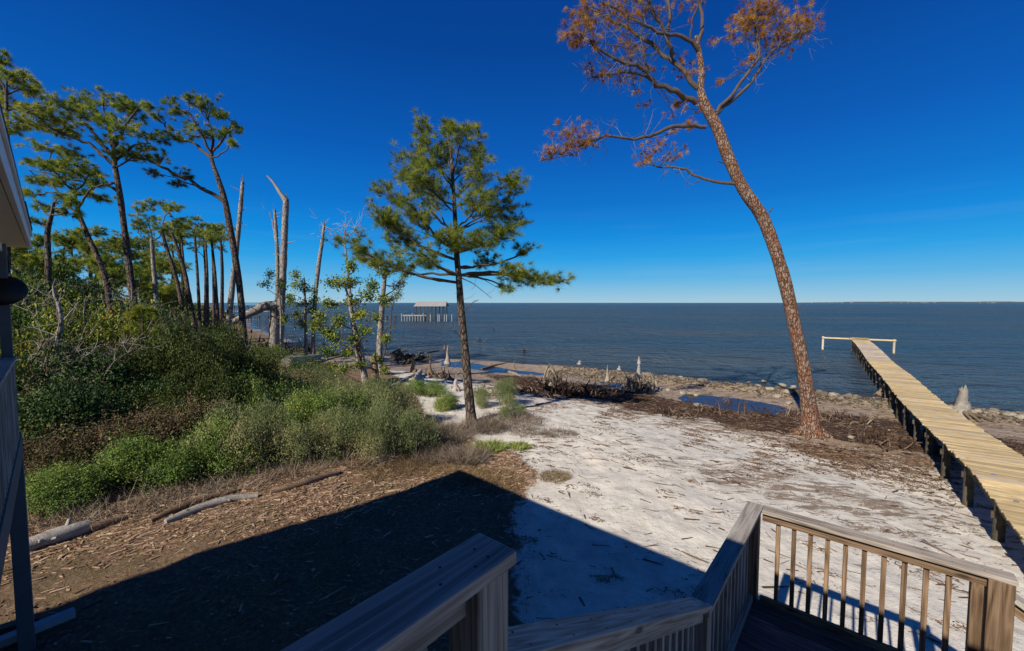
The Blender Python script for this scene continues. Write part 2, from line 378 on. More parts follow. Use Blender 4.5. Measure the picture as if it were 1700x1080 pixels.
M['beachlit'] = tint_mat('dry_beach_litter', [(0, (0.03, 0.02, 0.014)), (0.5, (0.10, 0.06, 0.037)), (0.9, (0.22, 0.15, 0.10)), (1, (0.35, 0.28, 0.2))])
M['rock'] = tint_mat('shore_rock', [(0, (0.026, 0.019, 0.013)), (0.55, (0.083, 0.064, 0.045)), (0.85, (0.180, 0.150, 0.112)), (1, (0.315, 0.285, 0.232))], 0.8, 0.6, 8)

def plain(name, c, rough=0.6, var=0.25, sc=6, spec=0.3, metal=0.0):
    m, nt, b = new_mat(name); n = noise(nt, coords(nt, 'World'), sc, 4, 0.6)
    col = ramp(nt, n, [(0.25, tuple(x * (1 - var) for x in c)), (0.75, tuple(min(1, x * (1 + var)) for x in c))])
    setc(nt, b, col, rough, spec); b.inputs['Metallic'].default_value = metal; return m
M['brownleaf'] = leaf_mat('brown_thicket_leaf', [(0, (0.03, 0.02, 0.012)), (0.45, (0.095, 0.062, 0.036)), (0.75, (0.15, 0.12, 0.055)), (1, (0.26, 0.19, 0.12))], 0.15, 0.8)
M['white'] = plain('painted_white_trim', (0.62, 0.62, 0.6), 0.5, 0.1)
M['soffit'] = plain('cream_soffit_panel', (0.62, 0.56, 0.47), 0.6, 0.08)
M['shingle'] = plain('dark_roof_shingle', (0.045, 0.04, 0.038), 0.9, 0.35, 20)
M['siding'] = plain('grey_blue_siding', (0.28, 0.31, 0.33), 0.7, 0.1)
M['paint_dark'] = plain('blue_grey_paint', (0.085, 0.10, 0.115), 0.7, 0.15)
M['black'] = plain('black_plastic', (0.012, 0.012, 0.013), 0.5, 0.2)
M['metalroof'] = plain('galvanised_roof', (0.30, 0.285, 0.265), 0.5, 0.12, 1)
M['blueroof'] = plain('blue_roof', (0.10, 0.22, 0.32), 0.5, 0.1, 1)
M['steel'] = plain('bolt_steel', (0.55, 0.55, 0.56), 0.4, 0.1, 10, 0.5, 0.8)
# ------------------------------------------------------------------ terrain
SH = np.array([(300, -190), (80, -25), (40, 8.5), (25.7, 21), (20, 25), (5.3, 36.7), (-2, 41.5), (-13, 45), (-24, 47), (-32, 62), (-56, 93), (-87, 140), (-230, 330), (-900, 1200)], float)
def shore_s(x, y):
    x = np.asarray(x, float); y = np.asarray(y, float)
    best = np.full(x.shape, 1e9); sg = np.ones(x.shape)
    for a, b in zip(SH[:-1], SH[1:]):
        e = b - a; L2 = e @ e
        t = np.clip(((x - a[0]) * e[0] + (y - a[1]) * e[1]) / L2, 0, 1)
        dx = x - (a[0] + t * e[0]); dy = y - (a[1] + t * e[1]); d = np.hypot(dx, dy)
        cr = e[0] * dy - e[1] * dx
        m = d < best - 1e-6
        best = np.where(m, d, best); sg = np.where(m, np.sign(cr), sg)
    return best * sg          # positive on the land side
ZS = ([0, 0.8, 2, 4.5, 7.5, 10, 13.5, 18, 30], [0, 0.13, 0.07, 0.05, 0.14, 0.34, 0.74, 1.08, 1.25])
def smooth01(a): a = np.clip(a, 0, 1); return a * a * (3 - 2 * a)
XB = ([-5, 7, 8.6, 10.2, 11, 12.5, 14, 17, 22, 30, 60], [0.2, 0.1, 0.0, 0.5, 0.7, 0.2, -1.2, -3.5, -5.5, -9, -20])
def gauss(x, y, cx, cy, rx, ry, ang=-0.67):
    c, s_ = math.cos(ang), math.sin(ang); u = (x - cx) * c + (y - cy) * s_; v = -(x - cx) * s_ + (y - cy) * c
    return np.exp(-((u / rx) ** 2 + (v / ry) ** 2))
def Z(x, y):
    x = np.asarray(x, float); y = np.asarray(y, float)
    s = shore_s(x, y) + 1.3 * fbm(x * 0.16, y * 0.16, 3, 3) * smooth01((np.abs(y) + np.abs(x)) / 10)
    z = np.interp(s, *ZS)
    z = np.where(s < 0, -0.11 * np.power(np.abs(np.minimum(s, 0)) + 1e-9, 0.75), z)
    z = np.maximum(z, -2.2)
    ridge = np.exp(-((s - 1.0) / 0.8) ** 2) * smooth01((x - 0) / 4)
    z = z + 0.16 * ridge
    lowl = smooth01((2 - x) / 4) * smooth01((x + 15) / 5) * smooth01((8 - s) / 3) * smooth01((s + 1) / 2)
    z = z - 0.055 * lowl
    up = smooth01((s - 9) / 8)
    z = z - np.clip((x - 4) * 0.075, 0, 0.55) * up
    z = z + 0.25 * smooth01((-2.5 - x) / 3) * up
    flat = smooth01((8.5 - s) / 2) * smooth01((s - 1.2) / 1.2)
    z = z + flat * 0.10 * fbm(x * 0.45, y * 0.45, 11, 4)
    z = z - 0.30 * gauss(x, y, 12.4, 23.0, 2.8, 1.8) - 0.17 * gauss(x, y, 7.8, 28.8, 1.9, 0.9) - 0.10 * gauss(x, y, 15.5, 19.5, 1.6, 0.8) - 0.32 * gauss(x, y, 18.0, 17.2, 3.0, 1.0, 0.9)
    z = z - 0.10 * gauss(x, y, -3.5, 37.5, 4.5, 0.9) - 0.08 * gauss(x, y, 1.5, 34.0, 2.2, 0.7)
    near = smooth01((s - 8) / 4)
    z = z + near * (0.13 * fbm(x * 0.5, y * 0.5, 21, 4) + 0.075 * fbm(x * 2.3, y * 2.3, 31, 3))
    wr = wrack_m(x, y, s); z = z + wr * (0.10 * fbm(x * 1.7, y * 1.7, 41, 4) + 0.05)
    return z
def wrack_m(x, y, s):
    a = smooth01((s - 6.4) / 1.0) * smooth01((13.2 - 1.2 * smooth01((x - 8) / 4) - 3.5 * smooth01((4 - x) / 6) - s + 3.5 * fbm(x * 0.35, y * 0.35, 5, 3)) / 1.2) * smooth01((x + 3.5) / 4)
    b = smooth01((s - 4.3) / 2) * smooth01((10.8 - s) / 2) * smooth01((x - 11.5) / 2.0) * smooth01((22 - x) / 3)
    return np.maximum(a, b * 0.9)
def ground_pt(px, py):
    r = ray(px, py); t = np.concatenate([np.linspace(2, 60, 1500), np.linspace(60, 400, 1500)])
    X = r[0] * t; Y = r[1] * t; ZZ = r[2] * t + CAMZ
    zz = np.maximum(Z(X, Y), 0.0); k = np.argmax(ZZ < zz)
    return np.array([X[k], Y[k], float(zz[k])])
def gz(x, y): return float(Z(np.array([x]), np.array([y]))[0])

def axis_grid(dense0, dense1, step, far, grow=1.12):
    a = list(np.arange(dense0, dense1, step)); st = step; p = dense1
    while p < far[1]: a.append(p); st *= grow; p += st
    a.append(far[1]); st = step * grow; p = dense0 - st; b = []
    while p > far[0]: b.append(p); st *= grow; p -= st
    b.append(far[0]); return np.array(b[::-1] + a)
gx = axis_grid(-12, 26, 0.11, (-1500, 400)); gy = axis_grid(2.5, 34, 0.11, (-200, 1500))
GX, GY = np.meshgrid(gx, gy); FX, FY = GX.ravel(), GY.ravel()
FZ = Z(FX, FY)
S_ = shore_s(FX, FY) + 1.3 * fbm(FX * 0.16, FY * 0.16, 3, 3)
FZ = FZ + 0.035 * fbm(FX * 5, FY * 6, 55, 3) * smooth01((S_ - 7) / 2)
nx, ny = len(gx), len(gy)
ii = np.arange(ny - 1)[:, None] * nx; jj = np.arange(nx - 1)[None, :]
TF = np.stack([ii + jj, ii + jj + 1, ii + nx + jj + 1, ii + nx + jj], -1).reshape(-1, 4)

def ground_material():
    m, nt, b = new_mat('beach_ground')
    def att(n): a = nt.nodes.new('ShaderNodeAttribute'); a.attribute_name = n; return a.outputs['Fac']
    w = coords(nt, 'World')
    rot = coords(nt, 'World', (0.6, 2.2, 1), (0, 0, math.radians(38)))
    n_big = noise(nt, w, 0.55, 5, 0.6); n_mid = noise(nt, w, 3.0, 5, 0.65); n_fine = noise(nt, w, 26, 4, 0.7); n_str = noise(nt, rot, 1.9, 7, 0.72, 0.5)
    # white quartz sand
    sand = ramp(nt, n_mid, [(0.3, (0.47, 0.43, 0.365)), (0.6, (0.61, 0.57, 0.495)), (0.8, (0.65, 0.615, 0.545))])
    sand = mixc(nt, mth(nt, 'MULTIPLY', ramp(nt, n_fine, [(0.55, (0, 0, 0)), (0.75, (1, 1, 1))]), 0.25), sand, (0.4, 0.35, 0.29))
    sand = mixc(nt, mth(nt, 'MULTIPLY', ramp(nt, noise(nt, w, 1.1, 6, 0.7), [(0.5, (0, 0, 0)), (0.72, (1, 1, 1))]), 0.42), sand, (0.36, 0.33, 0.29))
    # dark specks and thin litter patches
    vo = nt.nodes.new('ShaderNodeTexVoronoi'); vo.inputs['Scale'].default_value = 5.0; vo.inputs['Randomness'].default_value = 1.0
    nt.links.new(coords(nt, 'World', (0.7, 1.6, 1), (0, 0, 0.7)), vo.inputs['Vector'])
    sp = ramp(nt, vo.outputs['Distance'], [(0.05, (1, 1, 1)), (0.11, (0, 0, 0))])
    sand = mixc(nt, mth(nt, 'MULTIPLY', sp, mth(nt, 'MULTIPLY', n_big, 0.9)), sand, (0.12, 0.08, 0.05))
    pf = mth(nt, 'ADD', n_str, mth(nt, 'MULTIPLY', mth(nt, 'SUBTRACT', att('patch'), 0.5), 0.34))
    pf = mth(nt, 'ADD', pf, mth(nt, 'MULTIPLY', mth(nt, 'SUBTRACT', n_fine, 0.5), 0.42))
    pm = ramp(nt, pf, [(0.605, (0, 0, 0)), (0.645, (1, 1, 1))])
    pcol = ramp(nt, n_fine, [(0.3, (0.07, 0.045, 0.028)), (0.55, (0.20, 0.135, 0.085)), (0.75, (0.36, 0.27, 0.19))])
    sand = mixc(nt, mth(nt, 'MULTIPLY', pm, 0.88), sand, pcol)
    # brown litter / dirt with grass
    lit = ramp(nt, noise(nt, w, 14, 6, 0.75), [(0.25, (0.045, 0.026, 0.016)), (0.5, (0.16, 0.095, 0.055)), (0.65, (0.28, 0.18, 0.115)), (0.8, (0.42, 0.30, 0.21))])
    gm = ramp(nt, mth(nt, 'ADD', n_big, mth(nt, 'MULTIPLY', n_mid, 0.3)), [(0.58, (0, 0, 0)), (0.75, (1, 1, 1))])
    lit = mixc(nt, mth(nt, 'MULTIPLY', gm, 0.5), lit, ramp(nt, n_fine, [(0.3, (0.03, 0.032, 0.014)), (0.7, (0.13, 0.12, 0.055))]))
    e1 = mth(nt, 'ADD', att('litter'), mth(nt, 'MULTIPLY', mth(nt, 'SUBTRACT', n_mid, 0.5), 1.1))
    lm = ramp(nt, e1, [(0.44, (0, 0, 0)), (0.6, (1, 1, 1))])
    c = mixc(nt, lm, sand, lit)
    # wet tan sand
    wet = ramp(nt, n_mid, [(0.3, (0.20, 0.145, 0.09)), (0.7, (0.40, 0.305, 0.205))])
    wet = mixc(nt, ramp(nt, n_str, [(0.5, (0, 0, 0)), (0.62, (1, 1, 1))]), wet, (0.09, 0.063, 0.045))
    e2 = mth(nt, 'ADD', att('wet'), mth(nt, 'MULTIPLY', mth(nt, 'SUBTRACT', n_mid, 0.5), 0.7))
    wm_ = ramp(nt, e2, [(0.42, (0, 0, 0)), (0.58, (1, 1, 1))])
    c = mixc(nt, wm_, c, wet)
    wr = ramp(nt, noise(nt, w, 11, 6, 0.75), [(0.3, (0.014, 0.008, 0.006)), (0.55, (0.05, 0.028, 0.018)), (0.75, (0.12, 0.078, 0.05))])
    e3 = mth(nt, 'ADD', att('wrack'), mth(nt, 'MULTIPLY', mth(nt, 'SUBTRACT', n_mid, 0.5), 1.0))
    e3 = mth(nt, 'ADD', e3, mth(nt, 'MULTIPLY', mth(nt, 'SUBTRACT', n_str, 0.5), 0.5))
    km = ramp(nt, e3, [(0.42, (0, 0, 0)), (0.55, (1, 1, 1))])
    c = mixc(nt, km, c, wr)
    nt.links.new(c, b.inputs['Base Color'])
    ro = mth(nt, 'SUBTRACT', 0.95, mth(nt, 'MULTIPLY', wm_, 0.45)); nt.links.new(ro, b.inputs['Roughness'])
    b.inputs['Specular IOR Level'].default_value = 0.25
    h = mth(nt, 'ADD', mth(nt, 'MULTIPLY', n_mid, 0.8), mth(nt, 'MULTIPLY', n_fine, 0.25))
    h = mth(nt, 'ADD', h, mth(nt, 'MULTIPLY', pm, 0.12))
    bump(nt, h, b, 0.75, 0.09)
    return m
me = bpy.data.meshes.new('ground')
me.vertices.add(len(FX)); me.vertices.foreach_set('co', np.stack([FX, FY, FZ], -1).ravel())
me.loops.add(TF.size); me.loops.foreach_set('vertex_index', TF.ravel().astype(np.int32))
me.polygons.add(len(TF)); me.polygons.foreach_set('loop_start', (np.arange(len(TF)) * 4).astype(np.int32))
me.polygons.foreach_set('use_smooth', np.ones(len(TF), bool))
xb = np.interp(FY, *XB)
lit = np.clip(0.5 + (xb - FX) / 1.1, 0, 1)
# litter mat around the foot of the big pine
lit = np.maximum(lit, np.clip(1.2 * gauss(FX, FY, 11.4, 14.6, 1.7, 1.1) - 0.1, 0, 1))
wet = np.clip(0.5 + (7.6 - S_) / 1.6, 0, 1); wet = np.where(FX < -24, np.clip(0.5 + (2.0 - S_) / 1.6, 0, 1), wet)
wrk = wrack_m(FX, FY, S_)
patch = np.clip(0.46 + 0.75 * smooth01((16.5 - S_) / 6) + 0.45 * gauss(FX, FY, 6.5, 11.0, 3.5, 1.2) + 0.4 * gauss(FX, FY, 9.5, 10.5, 3, 0.9), 0, 1.3)
for n_, a_ in (('litter', lit), ('wet', wet), ('wrack', wrk), ('patch', patch)):
    at = me.attributes.new(n_, 'FLOAT', 'POINT'); at.data.foreach_set('value', a_.astype(np.float32))
me.update(calc_edges=True); me.materials.append(ground_material())
tag(link_mesh('ground', me), kind='structure')

# ------------------------------------------------------------------ water (one sheet, also fills the tide pools)
def water_material():
    m, nt, b = new_mat('bay_water')
    st = coords(nt, 'World', (0.42, 1.0, 1), (0, 0, math.radians(-10)))
    st2 = coords(nt, 'World', (0.6, 1.0, 1), (0, 0, math.radians(14)))
    big = noise(nt, coords(nt, 'World', (0.25, 1, 1)), 0.035, 4, 0.6)
    col = ramp(nt, big, [(0.35, (0.016, 0.052, 0.098)), (0.65, (0.066, 0.072, 0.076))])
    sh = nt.nodes.new('ShaderNodeAttribute'); sh.attribute_name = 'shallow'
    col = mixc(nt, sh.outputs['Fac'], col, (0.034, 0.026, 0.02))
    h = mth(nt, 'ADD', mth(nt, 'MULTIPLY', noise(nt, st, 1.0, 4, 0.6, 0.8), 1.0), mth(nt, 'MULTIPLY', noise(nt, st2, 0.26, 4, 0.6, 0.8), 2.8))
    h = mth(nt, 'ADD', h, mth(nt, 'MULTIPLY', noise(nt, st2, 2.8, 3, 0.6, 0.5), 0.4))
    n = nt.nodes.new('ShaderNodeBump'); n.inputs['Distance'].default_value = 0.9
    calm = nt.nodes.new('ShaderNodeAttribute'); calm.attribute_name = 'calm'
    nt.links.new(mth(nt, 'SUBTRACT', 1.0, mth(nt, 'MULTIPLY', calm.outputs['Fac'], 0.97)), n.inputs['Strength'])
    nt.links.new(h, n.inputs['Height'])
    nt.nodes.remove(b)
    df = nt.nodes.new('ShaderNodeBsdfDiffuse'); nt.links.new(col, df.inputs[0]); nt.links.new(n.outputs[0], df.inputs['Normal'])
    gl = nt.nodes.new('ShaderNodeBsdfGlossy'); gl.inputs['Roughness'].default_value = 0.13; nt.links.new(n.outputs[0], gl.inputs['Normal'])
    fr_ = nt.nodes.new('ShaderNodeFresnel'); fr_.inputs['IOR'].default_value = 1.33; nt.links.new(n.outputs[0], fr_.inputs['Normal'])
    # wave-roughened water never reaches mirror reflection at grazing angles
    cap = mth(nt, 'ADD', 0.60, mth(nt, 'MULTIPLY', calm.outputs['Fac'], 0.25))
    fac = mth(nt, 'MINIMUM', mth(nt, 'MULTIPLY', fr_.outputs[0], 1.0), cap)
    mx = nt.nodes.new('ShaderNodeMixShader'); nt.links.new(fac, mx.inputs[0]); nt.links.new(df.outputs[0], mx.inputs[1]); nt.links.new(gl.outputs[0], mx.inputs[2])
    nt.links.new(mx.outputs[0], nt.nodes['Material Output'].inputs[0])
    return m
wx = axis_grid(-60, 60, 1.0, (-15000, 15000), 1.2); wy = axis_grid(10, 70, 1.0, (-300, 16000), 1.2)
WX, WY = np.meshgrid(wx, wy); wxf, wyf = WX.ravel(), WY.ravel(); nx, ny = len(wx), len(wy)
ii = np.arange(ny - 1)[:, None] * nx; jj = np.arange(nx - 1)[None, :]
F = np.stack([ii + jj, ii + jj + 1, ii + nx + jj + 1, ii + nx + jj], -1).reshape(-1, 4)
me = bpy.data.meshes.new('water'); me.from_pydata(np.stack([wxf, wyf, 0 * wxf], -1).tolist(), [], F.tolist())
ws = shore_s(wxf, wyf)
for n_, a_ in (('shallow', smooth01((ws + 5) / 6)), ('calm', smooth01((ws + 0.8) / 2.2))):
    at = me.attributes.new(n_, 'FLOAT', 'POINT'); at.data.foreach_set('value', a_.astype(np.float32))
me.materials.append(water_material())
tag(link_mesh('water', me), kind='structure')

# far shore on the horizon to the right: a low wooded strip with a few pale buildings
g = Geo(); rs = np.random.default_rng(5)
xs = np.linspace(4300, 12500, 400); hh = (17 + 9 * fbm(xs * 0.004, xs * 0, 71, 4) * 2 + 4 * rs.random(400)) * smooth01((xs - 4300) / 2500)
V = []
for i, x in enumerate(xs): V += [(x, 7300, -1), (x, 7310, max(hh[i], 0.5)), (x, 7700, max(hh[i], 0.5)), (x, 7710, -1)]
F = []
for i in range(399):
    for k in range(3): F.append((4 * i + k, 4 * i + 4 + k, 4 * i + 5 + k, 4 * i + 1 + k))
g.add(V, F); M['farland'] = plain('hazy_wooded_shore', (0.05, 0.07, 0.085), 0.9, 0.3, 0.01)  # distance haze is put into the colour as a bluish tint; no air is built
tag(gobj('far_shore', g, M['farland'], None, False), kind='structure')
g = Geo()
for k in range(18):
    x = rs.uniform(5200, 9000); w = rs.uniform(8, 30); h = rs.uniform(6, 12)
    V = [(x + a * w, 7280 + b * 15, c * h) for c in (0, 1) for a, b in ((-.5, -.5), (.5, -.5), (.5, .5), (-.5, .5))]
    g.add(V, box_faces())
tag(gobj('distant_buildings', g, M['metalroof'], None, False), 'scattered tiny pale buildings on the far shore at the horizon', 'buildings', kind='stuff')

# ------------------------------------------------------------------ house (camera stands under the edge of its porch roof)
AX = math.radians(40.4)
Fv = np.array([math.sin(AX), math.cos(AX), 0]); Rv = np.array([math.cos(AX), -math.sin(AX), 0]); Uv = np.array([0, 0, 1.0])
DECK = CAMZ - 1.6
HA = math.radians(42.0); HF = np.array([math.sin(HA), math.cos(HA), 0]); HR = np.array([math.cos(HA), -math.sin(HA), 0])
C0 = np.array([-6.19, 5.38, 0.0])          # far left corner of the eave in plan
def H(r, f, z): p = C0 + HR * r + HF * f; return Vector((p[0], p[1], z))
house = empty('house', H(6, -4, 1.2), 'pale house with dark shingle roof, cream soffit and raised porch at the left edge', 'house')
EZ = CAMZ + 0.70
def prism(name, quad_bottom, dz, mat, parent, off=None):
    """closed solid from a bottom polygon lifted by the vector off"""
    off = Vector((0, 0, dz)) if off is None else Vector(off)
    b_ = [Vector(p) for p in quad_bottom]; n = len(b_); V = b_ + [p + off for p in b_]
    F = [tuple(range(n))[::-1], tuple(range(n, 2 * n))] + [(i, (i + 1) % n, n + (i + 1) % n, n + i) for i in range(n)]
    org = Vector(wm(parent).translation) if parent is not None else sum(b_, Vector()) / n
    me = bpy.data.meshes.new(name); me.from_pydata([tuple(v - org) for v in V], [], F); me.materials.append(mat)
    bm = bmesh.new(); bm.from_mesh(me); bmesh.ops.recalc_face_normals(bm, faces=bm.faces[:]); bm.to_mesh(me); bm.free()
    return link_mesh(name, me, parent, Matrix.Translation(org))
SL = 0.30; DEP = 9.0
roof = prism('roof', [H(-0.02, 0.03, EZ + 0.17), H(15, 0.03, EZ + 0.17), H(15, -DEP, EZ + 0.17 + SL * DEP), H(-0.02, -DEP, EZ + 0.17 + SL * DEP)], 0.05, M['shingle'], house)
back = prism('roof', [H(-0.02, -DEP - 0.002, EZ + 0.17 + SL * DEP), H(15, -DEP - 0.002, EZ + 0.17 + SL * DEP), H(15, -2 * DEP, EZ + 0.17), H(-0.02, -2 * DEP, EZ + 0.17)], 0.05, M['shingle'], house)
# shingle butts along the visible left rake / eave edge
for k in range(40):
    f0 = -0.16 * k
    prism('shingle', [H(-0.035, f0 + 0.035, EZ + 0.222 - SL * (f0 - 0.03)), H(2.2, f0 + 0.035, EZ + 0.222 - SL * (f0 - 0.03)), H(2.2, f0 - 0.13, EZ + 0.222 - SL * (f0 - 0.13)), H(-0.035, f0 - 0.13, EZ + 0.222 - SL * (f0 - 0.13))], 0.012, M['shingle'], roof)
board('fascia', H(0, 0, EZ + 0.085), H(15, 0, EZ + 0.085), 0.03, 0.17, M['white'], house, bev=0.002)
board('drip_edge', H(-0.02, 0.024, EZ + 0.155), H(15, 0.024, EZ + 0.155), 0.014, 0.03, M['white'], house, bev=0.001)
board('fascia', H(0.015, -0.02, EZ + 0.085), H(0.015, -2.2, EZ + 0.085), 0.03, 0.17, M['white'], house, bev=0.002)
# soffit: separate panels with open joints, running across the overhang
for k in range(26):
    f0 = -0.02 - 0.24 * k
    prism('soffit_panel', [H(0.035, f0, EZ - 0.004), H(15, f0, EZ - 0.004), H(15, f0 - 0.232, EZ - 0.004), H(0.035, f0 - 0.232, EZ - 0.004)], 0.018, M['soffit'], house)
prism('soffit_backing', [H(0.04, -0.02, EZ + 0.02), H(14.9, -0.02, EZ + 0.02), H(14.9, -6.3, EZ + 0.02), H(0.04, -6.3, EZ + 0.02)], 0.02, M['shingle'], house)
prism('frieze_board', [H(0.55, -0.20, EZ - 0.10), H(15, -0.20, EZ - 0.10), H(15, -0.24, EZ - 0.10), H(0.33, -0.24, EZ - 0.10)], 0.092, M['white'], house)
# body of the house, behind the porch
prism('wall', [H(0.9, -2.9, gz(-4, 0) - 1), H(14.4, -2.9, 0.2), H(14.4, -15, 0.2), H(0.9, -15, 0.2)][:0] or [H(0.9, -2.9, 0.3), H(14.4, -2.9, 0.3), H(14.4, -15, 0.3), H(0.9, -15, 0.3)], EZ - 0.3 - 0.01, M['siding'], house)
# porch deck: joist band and boards
prism('deck_frame', [H(0.33, -0.24, DECK - 0.26), H(14.4, -0.24, DECK - 0.26), H(14.4, -2.88, DECK - 0.26), H(0.33, -2.88, DECK - 0.26)], 0.22, M['rail'], house)
for k in range(17):
    f0 = -0.20 - 0.146 * k
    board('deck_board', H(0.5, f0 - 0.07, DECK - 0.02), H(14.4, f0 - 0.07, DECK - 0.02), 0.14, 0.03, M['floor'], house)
# porch corner post and railing seen at the left edge of the view
def post(name, p, z0, z1, w, mat, parent, ax=HF, bev=0.004):
    p = np.array(p, float)
    return board(name, (p[0], p[1], z0), (p[0], p[1], z1), w, w, mat, parent, up=tuple(ax), bev=bev)
cr, cf = 0.40, -0.22
cp = H(cr, cf, 0)
post('porch_post', cp, gz(cp[0], cp[1]) - 0.3, DECK - 0.262, 0.14, M['paint_dark'], house)
post('porch_post', cp, DECK, EZ - 0.01, 0.09, M['paint_dark'], house)
for r_ in (5.0, 12.6):
    q = H(r_, cf, 0); post('porch_post', q, gz(q[0], q[1]) - 0.3, DECK - 0.262, 0.14, M['paint_dark'], house)
    if r_ > 6: post('porch_post', q, DECK, EZ - 0.01, 0.10, M['white'], house)
rl = empty('railing', H(cr, cf, DECK), None, None); rl.parent = house
rl.matrix_basis = wm(house).inverted() @ Matrix.Translation(H(cr, cf, DECK))
def railing(root, a, b, ztop_a, ztop_b, zbot_a, zbot_b, n, mat, capmat, capw=0.14, bal_in=0.0, ax=Fv, sub=True, capext=(0.0, 0.0)):
    a = np.array(a, float)[:2]; b = np.array(b, float)[:2]; u = (b - a) / np.linalg.norm(b - a)
    A = np.array([*(a - u * capext[0]), ztop_a]); B = np.array([*(b + u * capext[1]), ztop_b])
    sl = (ztop_b - ztop_a) / np.linalg.norm(b - a); A[2] -= sl * capext[0]; B[2] += sl * capext[1]
    nrm = np.array([-u[1], u[0], 0])
    d3 = (B - A) / np.linalg.norm(B - A); upn = np.cross(d3, nrm); upn = upn * np.sign(upn[2] + 1e-9)
    c = board('rail_cap', A - upn * 0.019, B - upn * 0.019, capw, 0.038, capmat, root, up=tuple(upn), bev=0.006, seg=2)
    if sub:
        A2 = np.array([*a, ztop_a]) - upn * 0.038; B2 = np.array([*b, ztop_b]) - upn * 0.038
        board('sub_rail', A2 - upn * 0.046 + nrm * 0.0, B2 - upn * 0.046, 0.038, 0.089, mat, root, up=tuple(upn), bev=0.003)
    A3 = np.array([*a, zbot_a]); B3 = np.array([*b, zbot_b])
    board('bottom_rail', A3 + Uv * 0.045, B3 + Uv * 0.045, 0.038, 0.089, mat, root, up=tuple(np.cross(B3 - A3, nrm) * np.sign(np.cross(B3 - A3, nrm)[2])), bev=0.003)
    for k in range(n):
        t = (k + 1) / (n + 1); p = a + (b - a) * t + nrm[:2] * (0.040)
        board('baluster', (p[0], p[1], zbot_a + (zbot_b - zbot_a) * t + 0.02), (p[0], p[1], ztop_a + (ztop_b - ztop_a) * t - 0.042), 0.036, 0.036, mat, root, up=tuple(nrm), bev=0.002)
railing(rl, H(cr, cf, 0), H(cr + 3.6, cf, 0), DECK + 0.95, DECK + 0.95, DECK - 0.05, DECK - 0.05, 24, M['rail'], M['rail'], capext=(0.07, 0))
board('rim_board', H(cr-0.09, cf + 0.05, DECK - 0.14), H(cr + 4, cf + 0.05, DECK - 0.14), 0.04, 0.26, M['paint_dark'], rl)

# ------------------------------------------------------------------ stairs with landing in front of the porch
Q1 = P(826, 897, CAMZ - 0.66)     # end of the near rail cap
a1 = Q1[:2] - Fv[:2] * 0.075
stair = empty('porch_staircase', (2.0, 3.4, 1.3), 'weathered wooden staircase with landing and baluster railings below the porch', 'staircase')
# near rail along +F ending above the first newel
n1 = empty('railing', (a1[0], a1[1], DECK), None, None)
def subroot(name, p, parent):
    o = bpy.data.objects.new(name, None); COL.objects.link(o); o.empty_display_size = 0.1; Mx = Matrix.Translation(Vector(p))
    o.parent = parent; o.matrix_basis = wm(parent).inverted() @ Mx; WM[o.name] = Mx; return o
bpy.data.objects.remove(n1)
nr = subroot('railing', (a1[0], a1[1], DECK), stair)
e1 = a1 + Fv[:2] * 0.075; s1 = a1 - Fv[:2] * 1.6
zt = CAMZ - 0.66
board('rail_cap', (*s1, zt - 0.019), (*e1, zt - 0.019), 0.142, 0.038, M['rail'], nr, bev=0.007, seg=2)
board('sub_rail', (*s1, zt - 0.038 - 0.046), (*(a1 - Fv[:2] * 0.06), zt - 0.038 - 0.046), 0.038, 0.089, M['rail'], nr)
post('post', a1, DECK - 0.3, zt - 0.0385, 0.115, M['rail'], nr, Fv)
for k in range(10):
    p = a1 - Fv[:2] * (0.20 + 0.145 * k) + Rv[:2] * 0.0
    board('baluster', (*p, DECK + 0.05), (*p, zt - 0.13), 0.036, 0.036, M['rail'], nr, up=tuple(Fv))
for (t, o_) in ((0.05, 0.03), (0.05, -0.02), (0.1, 0.035), (0.16, -0.03), (0.20, 0.02), (0.62, -0.01), (0.64, 0.03)):
    p = e1 - Fv[:2] * (t + 0.02) + Rv[:2] * o_
    g = Geo(); tube(g, [(*p, zt - 0.004), (*p, zt + 0.0008)], 0.004, 8, 0.0); gobj('nail_head', g, M['black'], nr)
# landing corners
LZ = CAMZ - 3.09; LT = LZ + 1.0
P3 = P(1253, 838, LT)[:2]; P4 = P3 + Rv[:2] * 1.67; P2 = P3 - Fv[:2] * 1.80
# stair rail from first newel down to the landing
sr = subroot('railing', (P2[0], P2[1], LZ), stair)
sa = a1 + Fv[:2] * 0.06 + Rv[:2] * 0.0; sb = P2 - Fv[:2] * 0.0
sb2 = sa + Fv[:2] * np.dot(sb - sa, Fv[:2]) + Rv[:2] * np.dot(sb - sa, Rv[:2])
railing(sr, sa, sb2, CAMZ - 0.95, CAMZ - 2.10, CAMZ - 1.80, LZ + 0.10, 17, M['rail'], M['rail_pale'], capext=(0.0, 0.02))
post('post', P2, LZ - 1.9, LT - 0.0385, 0.10, M['rail'], sr, Fv)
# left rail of the landing
lr = subroot('railing', (P3[0], P3[1], LZ), stair)
railing(lr, P2, P3, LT, LT, LZ - 0.02, LZ - 0.02, 12, M['rail'], M['rail'], capw=0.145, capext=(0.10, 0.06))
post('post', P3, LZ - 1.9, LT - 0.0385, 0.10, M['post'], lr, Fv)
# front rail of the landing
fr = subroot('railing', (P4[0], P4[1], LZ), stair)
railing(fr, P3 + Rv[:2] * 0.075, P4 + Rv[:2] * 0.0, LT - 0.003, LT - 0.003, LZ - 0.02, LZ - 0.02, 11, M['post'], M['rail_pale'], capw=0.14, capext=(0.0, 0.08))
post('post', P4, LZ - 1.9, LT - 0.042, 0.14, M['post'], fr, Fv)
p = P4 - Rv[:2] * 0.115; board('baluster', (*p, LZ), (*p, LT - 0.13), 0.07, 0.036, M['post'], fr, up=tuple(Fv))
